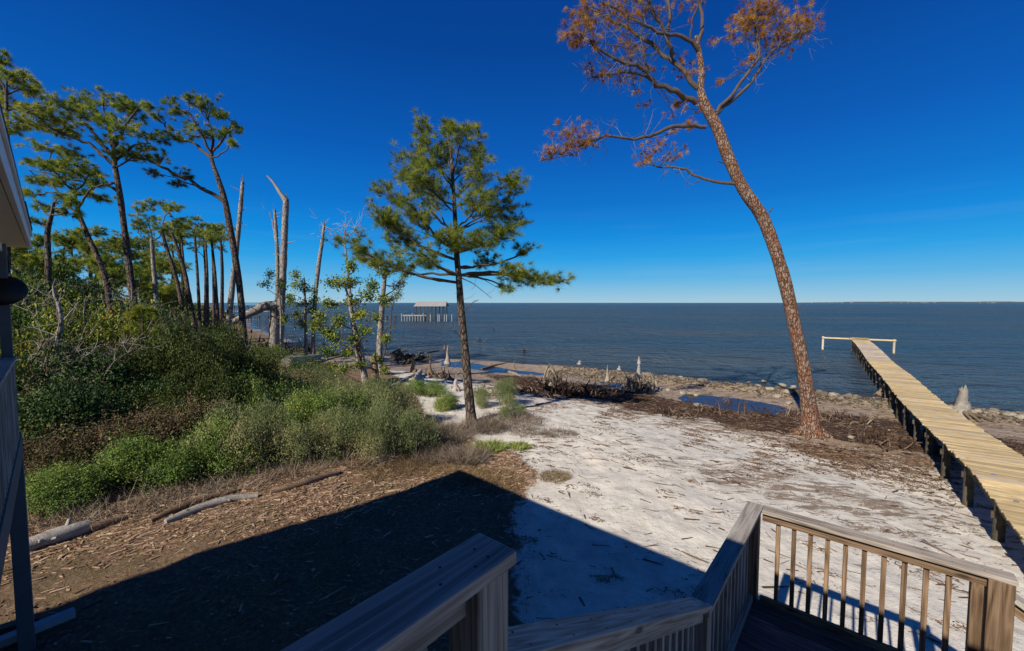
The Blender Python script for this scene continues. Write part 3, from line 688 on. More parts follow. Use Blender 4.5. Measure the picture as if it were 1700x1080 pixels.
# descending rail beyond the right post
dr = subroot('railing', (P4[0] + 0.5, P4[1] - 0.4, LZ), stair)
railing(dr, P4 + Rv[:2] * 0.075, P4 + Rv[:2] * 2.0, LT - 0.14, LT - 1.35, LZ - 0.15, LZ - 1.36, 13, M['post'], M['rail'], capw=0.14)
for (pp, qq, zz0, zz1, off) in ((P3 + Rv[:2] * 0.1, P4, LT - 0.003, LT - 0.003, Fv[:2]), (sa, sb2, CAMZ - 0.95, CAMZ - 2.10, Rv[:2]), (P2, P3, LT, LT, Rv[:2])):
    for kk in range(9):
        for o_ in (-0.035, 0.035):
            f_ = (kk + 0.5) / 9; p = pp + (qq - pp) * f_ + off * (o_ + 0.004 * (kk % 3)); z_ = zz0 + (zz1 - zz0) * f_
            g = Geo(); tube(g, [(*p, z_ - 0.004), (*p, z_ + 0.001)], 0.0042, 6, 0.0); gobj('screw_head', g, M['black'], fr if off is Fv[:2] else lr)
# landing floor boards along R, joists, treads
for k in range(16):
    q = P3 - Fv[:2] * (0.045 + 0.146 * k)
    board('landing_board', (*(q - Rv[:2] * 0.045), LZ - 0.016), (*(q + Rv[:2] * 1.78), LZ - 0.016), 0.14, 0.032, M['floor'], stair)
board('rim_board', (*(P3 + Rv[:2] * -0.07 + Fv[:2] * 0.04), LZ - 0.13), (*(P4 + Rv[:2] * 0.09 + Fv[:2] * 0.04), LZ - 0.13), 0.038, 0.19, M['rail'], stair)
board('rim_board', (*(P3 - Rv[:2] * 0.075), LZ - 0.13), (*(P2 - Fv[:2] * 0.4 - Rv[:2] * 0.075), LZ - 0.13), 0.038, 0.19, M['rail'], stair)
wdt = 1.2
for k in range(7):
    zz = LZ + 0.2 * (k + 1); q = P2 - Fv[:2] * (0.12 + 0.29 * k)
    if zz > DECK - 0.05: break
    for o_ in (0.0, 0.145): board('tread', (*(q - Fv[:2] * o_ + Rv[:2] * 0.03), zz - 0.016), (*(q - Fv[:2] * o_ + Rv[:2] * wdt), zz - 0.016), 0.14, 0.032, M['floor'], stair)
for o_ in (0.06, 1.16):
    board('stringer', (*(P2 + Rv[:2] * o_), LZ - 0.14), (*(P2 - Fv[:2] * 2.1 + Rv[:2] * o_), DECK - 0.25), 0.038, 0.24, M['rail'], stair)
# small platform the near rail stands on
board('platform_frame', (*(a1 + Rv[:2] * 0.6 - Fv[:2] * 0.02), DECK - 0.17), (*(a1 + Rv[:2] * 0.6 - Fv[:2] * 1.2), DECK - 0.17), 1.2, 0.2, M['floor'], stair)

# satellite dish on the porch post: a shallow dark bowl seen from behind
g = Geo(); c = D(2, 481, 4.9); nrm = np.array([0.62, -0.70, 0.35]); nrm /= np.linalg.norm(nrm)
e_ = np.cross(nrm, (0, 0, 1)); e_ /= np.linalg.norm(e_); f_ = np.cross(nrm, e_)
V = [c + nrm * 0.07]; 
for j in range(1, 6):
    for i in range(28):
        a = i / 28 * 2 * math.pi; r = j / 5
        V.append(c + nrm * 0.07 * (1 - r * r) + (e_ * math.cos(a) * 0.21 + f_ * math.sin(a) * 0.19) * r)
for i in range(28):
    a = i / 28 * 2 * math.pi; V.append(c - nrm * 0.006 + (e_ * math.cos(a) * 0.21 + f_ * math.sin(a) * 0.19) * 1.0)
F3 = [(0, 1 + i, 1 + (i + 1) % 28) for i in range(28)]
F4 = [(1 + (j - 1) * 28 + i, 1 + j * 28 + i, 1 + j * 28 + (i + 1) % 28, 1 + (j - 1) * 28 + (i + 1) % 28) for j in range(1, 6) for i in range(28)]
sdh = empty('satellite_dish', H(cr, cf, CAMZ - 0.1), 'dark round satellite dish beside the porch corner post', 'satellite dish')
g.add(V, F3); g.f.append(np.array(F4)); gobj('dish', g, M['black'], sdh)
g = Geo(); tube(g, [c, H(cr, cf, CAMZ + 0.05)], 0.02, 8); gobj('arm', g, M['black'], sdh)

# ------------------------------------------------------------------ new pier on the right
pw = 1.5; PA = math.radians(36.5); pf = np.array([math.sin(PA), math.cos(PA)]); pr = np.array([math.cos(PA), -math.sin(PA)])
pL0 = np.array([12.73, 11.77])
TT = [-9, -6, -4.0, -3.2, -2.0, 0, 5.0, 9.8, 14, 17.8, 26.2, 33.7, 40, 46.6]
HH = [4.40, 4.45, 4.42, 4.28, 4.22, 4.30, 4.50, 4.62, 4.58, 4.54, 4.64, 4.46, 4.40, 4.42]
pier = empty('wooden_pier', (*(pL0 + pf * 2 + pr * 0.75), 0.5), 'new yellow plank pier without railings running out into the bay', 'pier')
def pz(t): 
    q = np.linspace(-9, 46.6, 200); h = np.interp(q, TT, HH); k = np.ones(9) / 9; h = np.convolve(np.pad(h, 4, 'edge'), k, 'valid'); return CAMZ - float(np.interp(t, q, h))
rs = np.random.default_rng(11); t = -6.0; cnt = 0; nb = 0; gm_ = Geo()
sp_ = 0.168
while t < 46.6:
    z = pz(t); dz = (pz(t + 0.3) - pz(t - 0.3)) / 0.6; wob = rs.normal() * 0.018; zr = rs.normal() * 0.006
    c = pL0 + pf * t; a = c + pr * (-0.02 + wob); b_ = c + pr * (pw + 0.02 + wob + rs.normal() * 0.012)
    mat = M['plank_grey'] if (27 < t < 41 or rs.random() < 0.06) else M['plank']
    up = Vector((-dz * pf[0] + rs.normal() * 0.02, -dz * pf[1] + rs.normal() * 0.02, 1)).normalized()
    if cnt < 300:
        board('plank', (*a, z - 0.018 + zr), (*b_, z - 0.018 - zr), sp_ - 0.020, 0.036, mat, pier, up=tuple(up), bev=0)
    else:
        nb += 1; Mx = frame((*a, z - 0.018 + zr), (*b_, z - 0.018 - zr), up); L = np.linalg.norm(b_ - a)
        V = [Mx @ Vector((sx * L, sy * (sp_ - 0.014), sz * 0.036)) for sz in (-.5, .5) for sx, sy in ((-.5, -.5), (.5, -.5), (.5, .5), (-.5, .5))]
        gm_.add([tuple(v) for v in V], box_faces(), rs.random())
    cnt += 1; t += sp_
if nb: tag(gobj('far_planks', gm_, M['plank'], pier, False), kind='stuff')
t = -6.0
while t < 46.5:
    for side in (0.08, pw - 0.08):
        p = pL0 + pf * t + pr * side; r_ = 0.085 if t > 14 else 0.105
        g = Geo(); zb = min(gz(p[0], p[1]), 0) - 0.4; ln = rs.normal(size=2) * 0.012
        tube(g, [(p[0], p[1], zb), (p[0] + ln[0], p[1] + ln[1], (zb + pz(t)) / 2), (p[0], p[1], pz(t) - 0.04)], [r_ * 1.05, r_, r_ * 0.95], 10); gobj('pile', g, M['pile'], pier)
    q = pL0 + pf * t; board('cross_beam', (*(q - pr * 0.06), pz(t) - 0.30), (*(q + pr * (pw + 0.06)), pz(t) - 0.30), 0.05, 0.16, M['pile'], pier)
    t2 = min(t + 2.4, 46.5)
    for side in (0.06, 0.75, pw - 0.06):
        board('stringer', (*(pL0 + pf * t + pr * side), pz(t) - 0.12), (*(pL0 + pf * t2 + pr * side), pz(t2) - 0.12), 0.05, 0.15, M['pile'], pier)
    t += 2.4
# tee head at the end: pale beam on two piles
tc = pL0 + pf * 46.9 + pr * 0.4; ta = tc - pr * 3.3; tb = tc + pr * 3.5; zt_ = pz(46) + 0.10
board('head_beam', (*ta, zt_), (*tb, zt_), 0.09, 0.17, M['plank'], pier, bev=0.01)
board('head_beam', (*(ta + pf * 0.35), zt_ - 0.02), (*(tb + pf * 0.35), zt_ - 0.02), 0.09, 0.16, M['plank'], pier, bev=0.01)
for q, ex in ((ta + pr * 0.12, 0.15), (tb - pr * 0.15, 0.12), (tc - pr * 0.4, 0.1), (tc + pr * 0.9, 0.12)):
    g = Geo(); q = q + pf * 0.18; tube(g, [(*q, -1.2), (*q, zt_ + ex)], 0.115, 10); gobj('pile', g, M['pile'] if ex < 0.11 else M['plank_grey'], pier)
for k in range(5):
    q = tc + pr * (-0.7 + 0.32 * k) - pf * 0.15; board('loose_board', (*q, zt_ + 0.08), (*(q + pr * 0.5 + pf * 0.3 * rs.normal()), zt_ + 0.12 + 0.05 * rs.random()), 0.12, 0.04, M['plank'], pier)
for t in (-1.9, -3.4, 2.2, 7.5):
    q = pL0 + pf * t + pr * 0.35; g = Geo(); tube(g, [(*q, pz(t) + 0.001), (*q, pz(t) + 0.012)], 0.045, 12); gobj('bolt_plate', g, M['steel'], pier)

# ------------------------------------------------------------------ far pier with covered boat house, left of centre
fp = empty('long_pier', (-50, 131, 0), 'long low grey pier on many piles reaching the open boat shelter', 'pier')
dz0 = D(600, 523.5, 131)[2]
x0 = -108; x1 = D(684, 0, 131)[0]
board('deck', (x0, 131, dz0), (x1, 131, dz0), 1.6, 0.22, M['pile'], fp)
x = x0 + 1; 
while x < x1:
    for dy in (-0.7, 0.7):
        g = Geo(); tube(g, [(x, 131 + dy, -1.5), (x, 131 + dy, dz0)], 0.12, 6); gobj('pile', g, M['pile'], fp)
    x += 2.7
bh = empty('boat_shelter', (D(710, 0, 133)[0], 133, 0), 'open boat shelter with pale gabled metal roof on thin posts over the bay', 'boat shelter')
xa, xb_ = D(682, 0, 131)[0], D(737, 0, 131)[0]
ez = D(700, 508.2, 130)[2]; rz = D(700, 500.6, 133)[2]
for (ya, yb) in ((129.6, 133.2), (136.8, 133.202)):
    V = [(xa, ya, ez), (xb_, ya, ez), (xb_ - 0.3, yb, rz), (xa + 0.3, yb, rz)]
    prism('roof', V, 0.12, M['metalroof'], bh)
for xx in (xa + 0.8, xb_ - 0.8):
    prism('gable', [(xx, 130.2, ez), (xx, 136.2, ez), (xx, 133.2, rz - 0.15)], 0, M['driftbrown'], bh, off=(0.1, 0, 0))
for i in range(8):
    xx = xa + 0.7 + (xb_ - xa - 1.4) * i / 7
    for yy in (130.2, 136.0):
        g = Geo(); tube(g, [(xx, yy, -1.5), (xx, yy, ez + 0.05)], 0.12, 6); gobj('post', g, M['pile'], bh)
board('deck', (xa - 4, 131.2, dz0 + 0.05), (xa + 3.8, 131.2, dz0 + 0.05), 3.0, 0.3, M['metalroof'], bh)
for i in range(9):
    for yy in (129.6, 132.6):
        xx = xa - 3.8 + 0.85 * i; g = Geo(); tube(g, [(xx, yy, -1.5), (xx, yy, dz0 + (0.8 if i % 4 == 0 else 0))], 0.13, 6); gobj('pile', g, M['metalroof'] if yy < 130 else M['pile'], bh)
for pxx in (709, 722, 724.5, 733, 737, 746):
    g = Geo(); q = D(pxx, 0, 128); tube(g, [(q[0], 128, -1.5), (q[0], 128, 2.2)], 0.15, 6)
    tag(gobj('mooring_pile', g, M['metalroof']), 'pale mooring pile at the boat shelter, %s' % dict([(709, 'leftmost of them'), (722, 'second from the left'), (724.5, 'third from the left'), (733, 'under the right end of the roof'), (737, 'just past the end of the roof'), (746, 'alone on the right')])[pxx], 'mooring pile', 'mooring piles at the boat shelter')
b2 = empty('boat_shelter', (*D(412, 0, 190)[:2], 0), 'farther low boat shelter with blue roof glimpsed behind the leaning pine', 'boat shelter')
qa, qb = D(372, 0, 190), D(448, 0, 190); rz2 = D(0, 502.2, 190)[2]; ez2 = D(0, 506.5, 188)[2]
for (ya, yb) in ((187, 191), (195, 191.002)):
    prism('roof', [(qa[0], ya, ez2), (qb[0], ya, ez2), (qb[0] - 1, yb, rz2), (qa[0] + 1, yb, rz2)], 0.15, M['blueroof'], b2)
for i in range(7):
    xx = qa[0] + 1 + (qb[0] - qa[0] - 2) * i / 6
    g = Geo(); tube(g, [(xx, 188, -1.5), (xx, 188, ez2 + 0.05)], 0.16, 6); gobj('post', g, M['pile'], b2)
board('deck', (qa[0] - 12, 190, 1.9), (qb[0] + 3, 190, 1.9), 3, 0.3, M['metalroof'], b2)
# ------------------------------------------------------------------ trees
RS = np.random.default_rng(7)
def unit(v): return v / (np.linalg.norm(v, axis=-1, keepdims=True) + 1e-9)
class Tree:
    def __init__(s, d, seed, sides=8): s.d = d; s.rs = np.random.default_rng(seed); s.tr = Geo(); s.br = Geo(); s.cr = Geo(); s.cen = []; s.ax = []; s.sides = sides
    def trunk(s, px, widths, base_ext=1.0, n=26, flare=1.35, rough=0.05, bend=0.0):
        """px: pixel points bottom to top, widths in px at those points"""
        d = s.d; rs = s.rs
        dd = [d + bend * math.sin(i * 1.3) for i in range(len(px))]
        pts = [D(x, y, q) for (x, y), q in zip(px, dd)]
        base = pts[0].copy(); zg = gz(base[0], base[1])
        w = [q / FPX * d / 2 * math.cos(math.atan((p_[0] - 850) / FPX)) for q, p_ in zip(widths, px)]
        if base[2] > zg + 0.1:
            e = pts[0] - pts[1]; e = e / (abs(e[2]) + 1e-6); b = pts[0] + e * (base[2] - zg); b[2] = gz(b[0], b[1])
            pts = [b] + pts; w = [w[0] * 1.12] + w
        bt = pts[0].copy(); bt[2] -= 0.35
        s.base = pts[0].copy(); s.base[2] = gz(s.base[0], s.base[1])
        path = smooth_path([bt] + pts, n); seg = np.linspace(0, 1, n)
        L = np.concatenate([[0], np.cumsum(np.linalg.norm(np.diff([bt] + pts, axis=0), axis=1))]); L /= L[-1]
        r = np.interp(seg, L, [w[0]] + w); hgt = path[:, 2] - path[0, 2]
        r = r * (1 + (flare - 1) * np.exp(-np.clip(hgt, 0, 99) / (0.7 * max(w[0] * 4, 0.4))))
        r = r * (1 + rough * rs.normal(size=n) * 0.5)
        s.path = path; s.rad = r; s.vis = pts
        tube(s.tr, path, r, s.sides, 0.5, rough, rs)
        return path
    def at(s, t):
        k = np.clip(t, 0, 1) * (len(s.path) - 1); i = int(min(k, len(s.path) - 2)); f = k - i
        return s.path[i] * (1 - f) + s.path[i + 1] * f, s.rad[i] * (1 - f) + s.rad[i + 1] * f
    def near_py(s, py):
        z = D(850, py, s.d)[2]; i = int(np.argmin(np.abs(s.path[:, 2] - z))); return i / (len(s.path) - 1)
    def limb(s, pts, r0, r1, n=12, rough=0.08, wig=0.03, into=None, sides=6, tint=0.45):
        p = smooth_path(pts, n); L = np.linalg.norm(p[-1] - p[0])
        w = s.rs.normal(size=p.shape) * wig * L * 0.3; w[0] = 0; w[-1] *= 0.3; p = p + w
        tube(into or s.br, p, np.linspace(r0, r1, n), sides, tint, rough, s.rs); return p
    def clump(s, c, R, limb, n, twig=0.02, up=0.35, sub=3, tuft=2, rise=0.15, L0=0.45):
        """spread n tufts through an ellipsoid, joined by twigs to a limb path"""
        rs = s.rs; m = len(limb); k = max(2, n // 7)
        subs = []
        for i in range(k):
            u = unit(rs.normal(size=3)) * (rs.random() ** 0.45) ; e = c + u * R * 0.75
            st = limb[min(m - 1, int(m * (L0 + (1 - L0) * rs.random())))]
            mid = (st + e) / 2 + rs.normal(size=3) * R * 0.14 + np.array([0, 0, -rise * R[2]])
            p = smooth_path([st, mid, e], 6); subs.append(p)
            tube(s.br, p, np.linspace(twig, twig * 0.45, 6), 4, 0.35 + 0.5 * rs.random(), cap=False)
        for i in range(n):
            p = subs[rs.integers(k)]; st = p[rs.integers(2, 6)]
            u = unit(rs.normal(size=3)); u[2] = u[2] * 0.8 + up * 0.6
            e = st + u * R * (0.22 + 0.33 * rs.random())
            q = (e - c) / R; qn = np.linalg.norm(q)
            if qn > 1.08: e = c + q / qn * R * 1.05
            mid = (st + e) / 2 + rs.normal(size=3) * R * 0.05
            tube(s.br, smooth_path([st, mid, e], 4), np.linspace(twig * 0.45, twig * 0.25, 4), 3, 0.3 + 0.6 * rs.random(), cap=False)
            a = unit(e - mid); a[2] += up
            for j in range(tuft):
                s.cen.append(e - (e - st) * 0.28 * j + rs.normal(size=3) * 0.02); s.ax.append(unit(a))
    def pxclumps(s, cl, dens=1.0, limbs=(), dz=0.8, twig=0.02, attach=0.45, lr=0.06, up=0.35, tuft=2, drop=0.0, fat=1.15):
        """cl: (px, py, rx, ry[, depth offset]) in photo pixels at the tree's distance; boughs fork off the nearest bough"""
        k = s.d / FPX; items = []
        for q in cl:
            px, py, rx, ry = q[:4]; off = q[4] if len(q) > 4 else s.rs.uniform(-1, 1) * dz * rx * k
            c = D(px, py, s.d + off); ty = py + attach * abs(px - s.px_at(py)) + drop; t = min(s.near_py(ty), 0.985); items.append((np.linalg.norm(c - s.at(t)[0]), c, t, rx, ry))
        items.sort(key=lambda i: i[0]); pool = []
        for lpx, w0, dz_ in limbs:
            P_ = [D(x, y, s.d + dz_ * i / (len(lpx) - 1)) for i, (x, y) in enumerate(lpx)]; lp = s.limb(P_, w0 * k / 2, w0 * k * 0.22, 16, 0.08, 0.03)
            pool += [(lp[i], max(twig, w0 * k / 2 * (1 - 0.7 * i / 15))) for i in range(5, 16)]
        for dist, c, t, rx, ry in items:
            st, r = s.at(t); r0 = min(max(lr * 0.8, r * 0.4), r * 0.8)
            if pool:
                A = np.array([p for p, _ in pool]); dd_ = np.linalg.norm(A - c, axis=1) + 1.2 * np.maximum(0, A[:, 2] - c[2]); i = int(np.argmin(dd_))
                if dd_[i] < dist * 0.62: st = pool[i][0]; r0 = min(pool[i][1] * 0.9, max(lr * 0.6, 0.02))
            mid = (st + c) / 2; mid[2] -= 0.12 * np.linalg.norm((c - st)[:2]); mid = mid + s.rs.normal(size=3) * 0.05 * dist
            lp = s.limb([st, mid, c], r0, twig * 1.3, 10, wig=0.05)
            pool += [(lp[i], r0 + (twig * 1.3 - r0) * i / 9) for i in (4, 5, 6, 7, 8)]
            R = np.array([rx, rx * 0.9, ry]) * k * fat
            n = int(dens * (rx * ry) * k * k * 24) + 9
            s.clump(c, R, lp, n, twig, up, tuft=tuft)
    def px_at(s, py):
        z = D(850, py, s.d)[2]; i = int(np.argmin(np.abs(s.path[:, 2] - z))); p = s.path[i]; return 850 + FPX * p[0] / p[1] * 1.0
    def finish(s, name, label, tmat, bmat, cmat, group=None, nn=26, nl=0.22, nw=0.014, spread=1.0, leaf=False, ll=0.09, lw=0.05, nleaf=6, cat='tree'):
        o = empty(name, s.base, label, cat, group)
        gobj('trunk', s.tr, tmat, o)
        if s.br.v: gobj('branches', s.br, bmat, o)
        if s.cen:
            cen = np.array(s.cen); ax = np.array(s.ax)
            if leaf:
                m = len(cen); c2 = np.repeat(cen, nleaf, 0) + s.rs.normal(size=(m * nleaf, 3)) * leaf
                leaves(s.cr, c2, s.rs.normal(size=c2.shape) * 0.6, ll, lw, s.rs, np.repeat(s.rs.random(m), nleaf) * 0.7 + 0.3 * s.rs.random(m * nleaf), nrm=np.repeat(ax, nleaf, 0) + np.array([-0.3, -0.5, 0.5]))
            else: blades(s.cr, cen, ax, nn, nl, nw, s.rs, spread)
            gobj('crown', s.cr, cmat, o, smooth=False)
        return o

# --- leaning dead-needled pine, right of centre
t = Tree(ground_pt(1347, 722)[1], 101, 20)
t.trunk([(1347, 722), (1343, 680), (1335, 620), (1319, 540), (1298, 450), (1268, 365), (1232, 310), (1208, 258), (1190, 210), (1172, 178), (1163, 150), (1165, 120), (1160, 85), (1156, 60)],
        [33, 26.5, 24.5, 23, 22.5, 21.5, 20.5, 19.5, 19, 17.5, 12.5, 10, 9, 7.5], n=70, flare=1.5, rough=0.03)
dd = t.d
def L_(pts, w0, w1, dz=0.0, n=16, sides=8):
    w0 = w0 * 0.85
    m = len(pts); P_ = [D(x, y, dd + dz * (i / (m - 1))) for i, (x, y) in enumerate(pts)]
    return t.limb(P_, w0 / FPX * dd / 2, w1 / FPX * dd / 2, n, 0.07, 0.022, sides=sides)
k = dd / FPX
la = L_([(1172, 210), (1150, 208), (1125, 211), (1079, 225), (1039, 231), (1002, 228), (969, 239), (941, 254), (898, 266)], 8, 1.5, -1.0, 24)
lb = L_([(1226, 306), (1189, 301), (1155, 292), (1146, 284), (1119, 277), (1094, 278), (1080, 268), (1064, 254)], 7, 1.5, 0.7, 20)
lc = L_([(1186, 192), (1210, 168), (1247, 138), (1262, 108), (1278, 86), (1308, 67), (1345, 50)], 8, 1.5, 0.9, 20)
lc2 = L_([(1190, 186), (1215, 155), (1240, 120), (1259, 95), (1256, 60), (1250, 30), (1262, -10)], 7, 2, 0.4, 18)
ld = L_([(1155, 170), (1137, 158), (1113, 147), (1079, 132), (1067, 113), (1033, 103), (996, 83), (972, 64), (950, 45)], 11, 1.5, -1.6, 24)
ld2 = L_([(1085, 132), (1060, 122), (1033, 121), (1002, 125), (975, 130)], 5, 1.2, -0.4, 12)
le = L_([(1158, 146), (1125, 107), (1100, 86), (1064, 58), (1027, 37), (981, 18), (960, -5)], 10, 2, 1.0, 20)
lf = L_([(1118, 95), (1110, 70), (1100, 46), (1082, 15), (1075, -20)], 8, 4, -0.5, 14)
lg = L_([(1162, 88), (1134, 61), (1103, 55), (1070, 40), (1040, 25), (1000, 5)], 8, 2.5, -1.4, 18)
lh = L_([(1156, 78), (1165, 49), (1163, 18), (1160, -10), (1168, -45)], 8, 3, 0.6, 14)
li = L_([(1146, 62), (1150, 30), (1158, 10), (1162, -20)], 4, 2, -0.6, 10)
lj = L_([(1075, 120), (1068, 85), (1062, 60)], 3.5, 1.5, 0.3, 8)
lk = L_([(1110, 50), (1112, 20), (1104, -20)], 6, 3, 0.9, 8)
def cl(px, py, rx, ry, lp, n, off=0.0, L0=0.6):
    c = D(px, py, dd + off); t.clump(c, np.array([rx, rx * 0.9, ry]) * k, lp, int(n * 0.78), 0.014, 0.3, tuft=1, L0=L0)
cl(958, 215, 42, 34, la, 70, -0.9, 0.72); cl(918, 250, 24, 16, la, 22, -1.1, 0.8); cl(988, 222, 22, 18, la, 18, -0.6, 0.65); cl(950, 248, 40, 14, la, 24, -0.9)
cl(1110, 240, 40, 22, lb, 50, 0.5, 0.6); cl(1072, 258, 24, 16, lb, 20, 0.7, 0.8); cl(1135, 205, 30, 14, la, 22, 0.0, 0.05)
cl(1140, 190, 34, 18, ld, 34, 0.4, 0.0); cl(1150, 118, 30, 26, le, 34, 0.4, 0.0)
cl(1285, 50, 62, 48, lc, 120, 0.7, 0.55); cl(1320, 38, 40, 34, lc, 60, 1.0, 0.75); cl(1255, 40, 40, 45, lc2, 90, 0.3, 0.55); cl(1290, 12, 60, 26, lc2, 80, 0.3, 0.8)
cl(1345, 35, 16, 18, lc, 16, 0.9, 0.9); cl(1215, 40, 30, 36, lc2, 30, -0.3, 0.6); cl(1200, 70, 26, 20, lc2, 22, -0.2, 0.5); cl(1240, 110, 22, 16, lc2, 14, 0.2, 0.4)
cl(935, 50, 26, 22, ld, 44, -1.6, 0.85); cl(962, 65, 34, 26, ld, 34, -1.4, 0.75); cl(985, 45, 40, 26, le, 34, 0.8, 0.7); cl(1040, 88, 20, 12, ld, 20, -0.8, 0.55)
cl(1010, 20, 48, 24, lg, 50, -1.2, 0.6); cl(965, 8, 40, 22, le, 44, 0.9, 0.8); cl(1040, 110, 40, 22, ld2, 26, -0.2, 0.3); cl(985, 118, 26, 14, ld2, 20, -0.4, 0.7)
cl(1055, 45, 40, 30, lj, 24, 0.3, 0.4); cl(1090, 20, 40, 30, lf, 28, -0.3, 0.5); cl(1060, -10, 60, 30, lf, 50, -0.5, 0.7); cl(1060, 168, 24, 12, ld, 14, 0.2, 0.25)
cl(1120, 15, 26, 24, lk, 18, 0.7, 0.4); cl(1160, 5, 36, 40, lh, 22, 0.5, 0.5); cl(1185, 140, 16, 14, lc, 10, 0.3, 0.1); cl(1080, 122, 20, 12, le, 16, 0.5, 0.2)
cl(1165, -40, 60, 25, lh, 50, 0.5, 0.8)
def bare(tr, limb, n, L, rs, px=0.011, L0=0.35, up=0.4):
    for i in range(n):
        st = limb[min(len(limb) - 1, int(len(limb) * (L0 + (1 - L0) * rs.random())))]
        u = unit(rs.normal(size=3)); u[2] += up * rs.random(); e = st + u * L * (0.4 + 0.8 * rs.random()); mid = (st + e) / 2 + rs.normal(size=3) * L * 0.12
        p = smooth_path([st, mid, e], 5); tube(tr.br, p, np.linspace(px, px * 0.4, 5), 3, 0.5 + 0.5 * rs.random(), cap=False)
        for j in range(3):
            a = p[rs.integers(2, 5)]; b = a + (unit(rs.normal(size=3)) + unit(e - st)) * L * 0.3; tube(tr.br, [a, (a + b) / 2 + rs.normal(size=3) * L * 0.04, b], [px * 0.5, px * 0.4, px * 0.3], 3, 0.6 + 0.4 * rs.random(), cap=False)
for lp, n in ((la, 20), (lb, 10), (lc, 22), (lc2, 16), (ld, 34), (ld2, 22), (le, 28), (lf, 12), (lg, 22), (lj, 8)): bare(t, lp, int(n * 1.6), 0.85, t.rs, 0.012)
# short snapped stubs on the trunk and buttress roots
for (x, y, dx, dy) in ((1276, 352, 8, -8), (1202, 270, -10, -3), (1346, 612, 5, 3), (1160, 300, -8, 4)):
    a = D(x, y, dd); t.limb([a, D(x + dx, y + dy, dd - 0.1)], 0.035, 0.015, 4)
for a_ in np.linspace(0, 2 * math.pi, 7, endpoint=False):
    b_ = t.base; u = np.array([math.cos(a_ + 0.3), math.sin(a_ + 0.3), 0]); tube(t.tr, [b_ + u * 0.22 + Uv * 0.35, b_ + u * 0.5 + Uv * 0.06, b_ + u * 0.95 - Uv * 0.12], [0.16, 0.11, 0.04], 7, 0.5, 0.1, t.rs)
t.finish('leaning_pine_tree', 'tall leaning pine with orange grey bark and rusty dead needles on the white beach', M['bark_big'], M['limb'], M['rust'], nn=46, nl=0.19, nw=0.011, spread=1.25)

# --- young green pine, centre
t = Tree(ground_pt(783, 702)[1], 102, 14)
t.trunk([(783, 702), (777, 640), (772, 580), (766, 520), (762, 465), (758, 420), (756, 370), (753, 320), (750, 270), (745, 225)], [17, 15, 13, 12, 10.5, 9, 7.5, 6, 4.5, 2.5], n=40, flare=1.4, rough=0.04)
dd = t.d; k = dd / FPX
LM = [ # start y, end px, end py, depth offset, rx, ry, n
 (464, 575, 400, -0.8, 30, 16, 46), (464, 640, 432, -0.5, 40, 18, 60), (462, 600, 425, 0.4, 30, 16, 40), (458, 700, 420, -1.4, 38, 20, 60), (455, 665, 395, 0.8, 38, 20, 60),
 (460, 925, 468, 0.2, 42, 14, 56), (460, 885, 462, -0.4, 30, 14, 36), (458, 860, 455, -0.8, 36, 18, 50), (456, 850, 478, -0.5, 18, 9, 14), (450, 885, 412, 0.8, 28, 10, 26), (448, 820, 430, 1.2, 30, 20, 34),
 (430, 620, 350, -0.6, 34, 18, 55), (430, 650, 375, 0.9, 40, 24, 65), (425, 690, 350, -1.5, 38, 28, 75), (420, 830, 385, -0.7, 42, 22, 70), (415, 860, 370, 0.7, 26, 18, 36), (415, 790, 400, -1.4, 34, 26, 60),
 (400, 640, 315, 0.5, 30, 22, 50), (395, 675, 290, -0.9, 34, 28, 65), (390, 720, 330, 1.5, 42, 34, 70), (385, 830, 345, 0.8, 42, 28, 75), (380, 800, 330, -1.3, 38, 30, 75), (375, 850, 320, 0.2, 28, 28, 48),
 (350, 680, 250, 0.4, 28, 28, 50), (345, 700, 300, -1.4, 34, 30, 60), (340, 845, 305, -0.6, 24, 18, 30), (335, 780, 290, 1.3, 42, 34, 65), (325, 800, 275, -0.8, 28, 28, 44),
 (310, 698, 215, -0.1, 16, 30, 44), (305, 715, 255, -0.9, 26, 30, 46), (300, 742, 240, 0.6, 26, 36, 50), (300, 795, 240, 0.2, 26, 28, 44), (285, 765, 225, -0.7, 26, 24, 36), (262, 742, 205, 0, 12, 16, 18), (250, 775, 215, 0.2, 16, 16, 16),
 (425, 755, 400, -1.2, 34, 20, 40), (400, 735, 395, -1.6, 30, 20, 34)]
for (sy, ex, ey, off, rx, ry, n) in LM:
    st, r = t.at(t.near_py(sy)); c = D(ex, ey, dd + off); mid = st + (c - st) * 0.5; mid[2] -= 0.07 * np.linalg.norm(c - st) * (1 if ey < 440 else -0.6)
    lp = t.limb([st, mid, c], min(0.075, r * 0.5), 0.016, 12)
    t.clump(c, np.array([rx, rx * 0.95, ry]) * k * 1.15, lp, int(n * 1.0), 0.012, 0.55, tuft=2, L0=0.4)
for (sy, ex, ey) in ((455, 815, 495), (520, 795, 497), (575, 800, 572), (600, 745, 620), (565, 752, 548), (480, 770, 500)):
    st, r = t.at(t.near_py(sy)); c = D(ex, ey, dd - 0.3); lp = t.limb([st, (st + c) / 2 + Uv * 0.08, c], 0.025, 0.008, 7); bare(t, lp, 4, 0.4, t.rs, 0.007)
t.finish('young_pine_tree', 'young full green pine with slim dark trunk standing in the middle of the view', M['bark'], M['limb'], M['needle'], nn=34, nl=0.25, nw=0.010, spread=1.0)

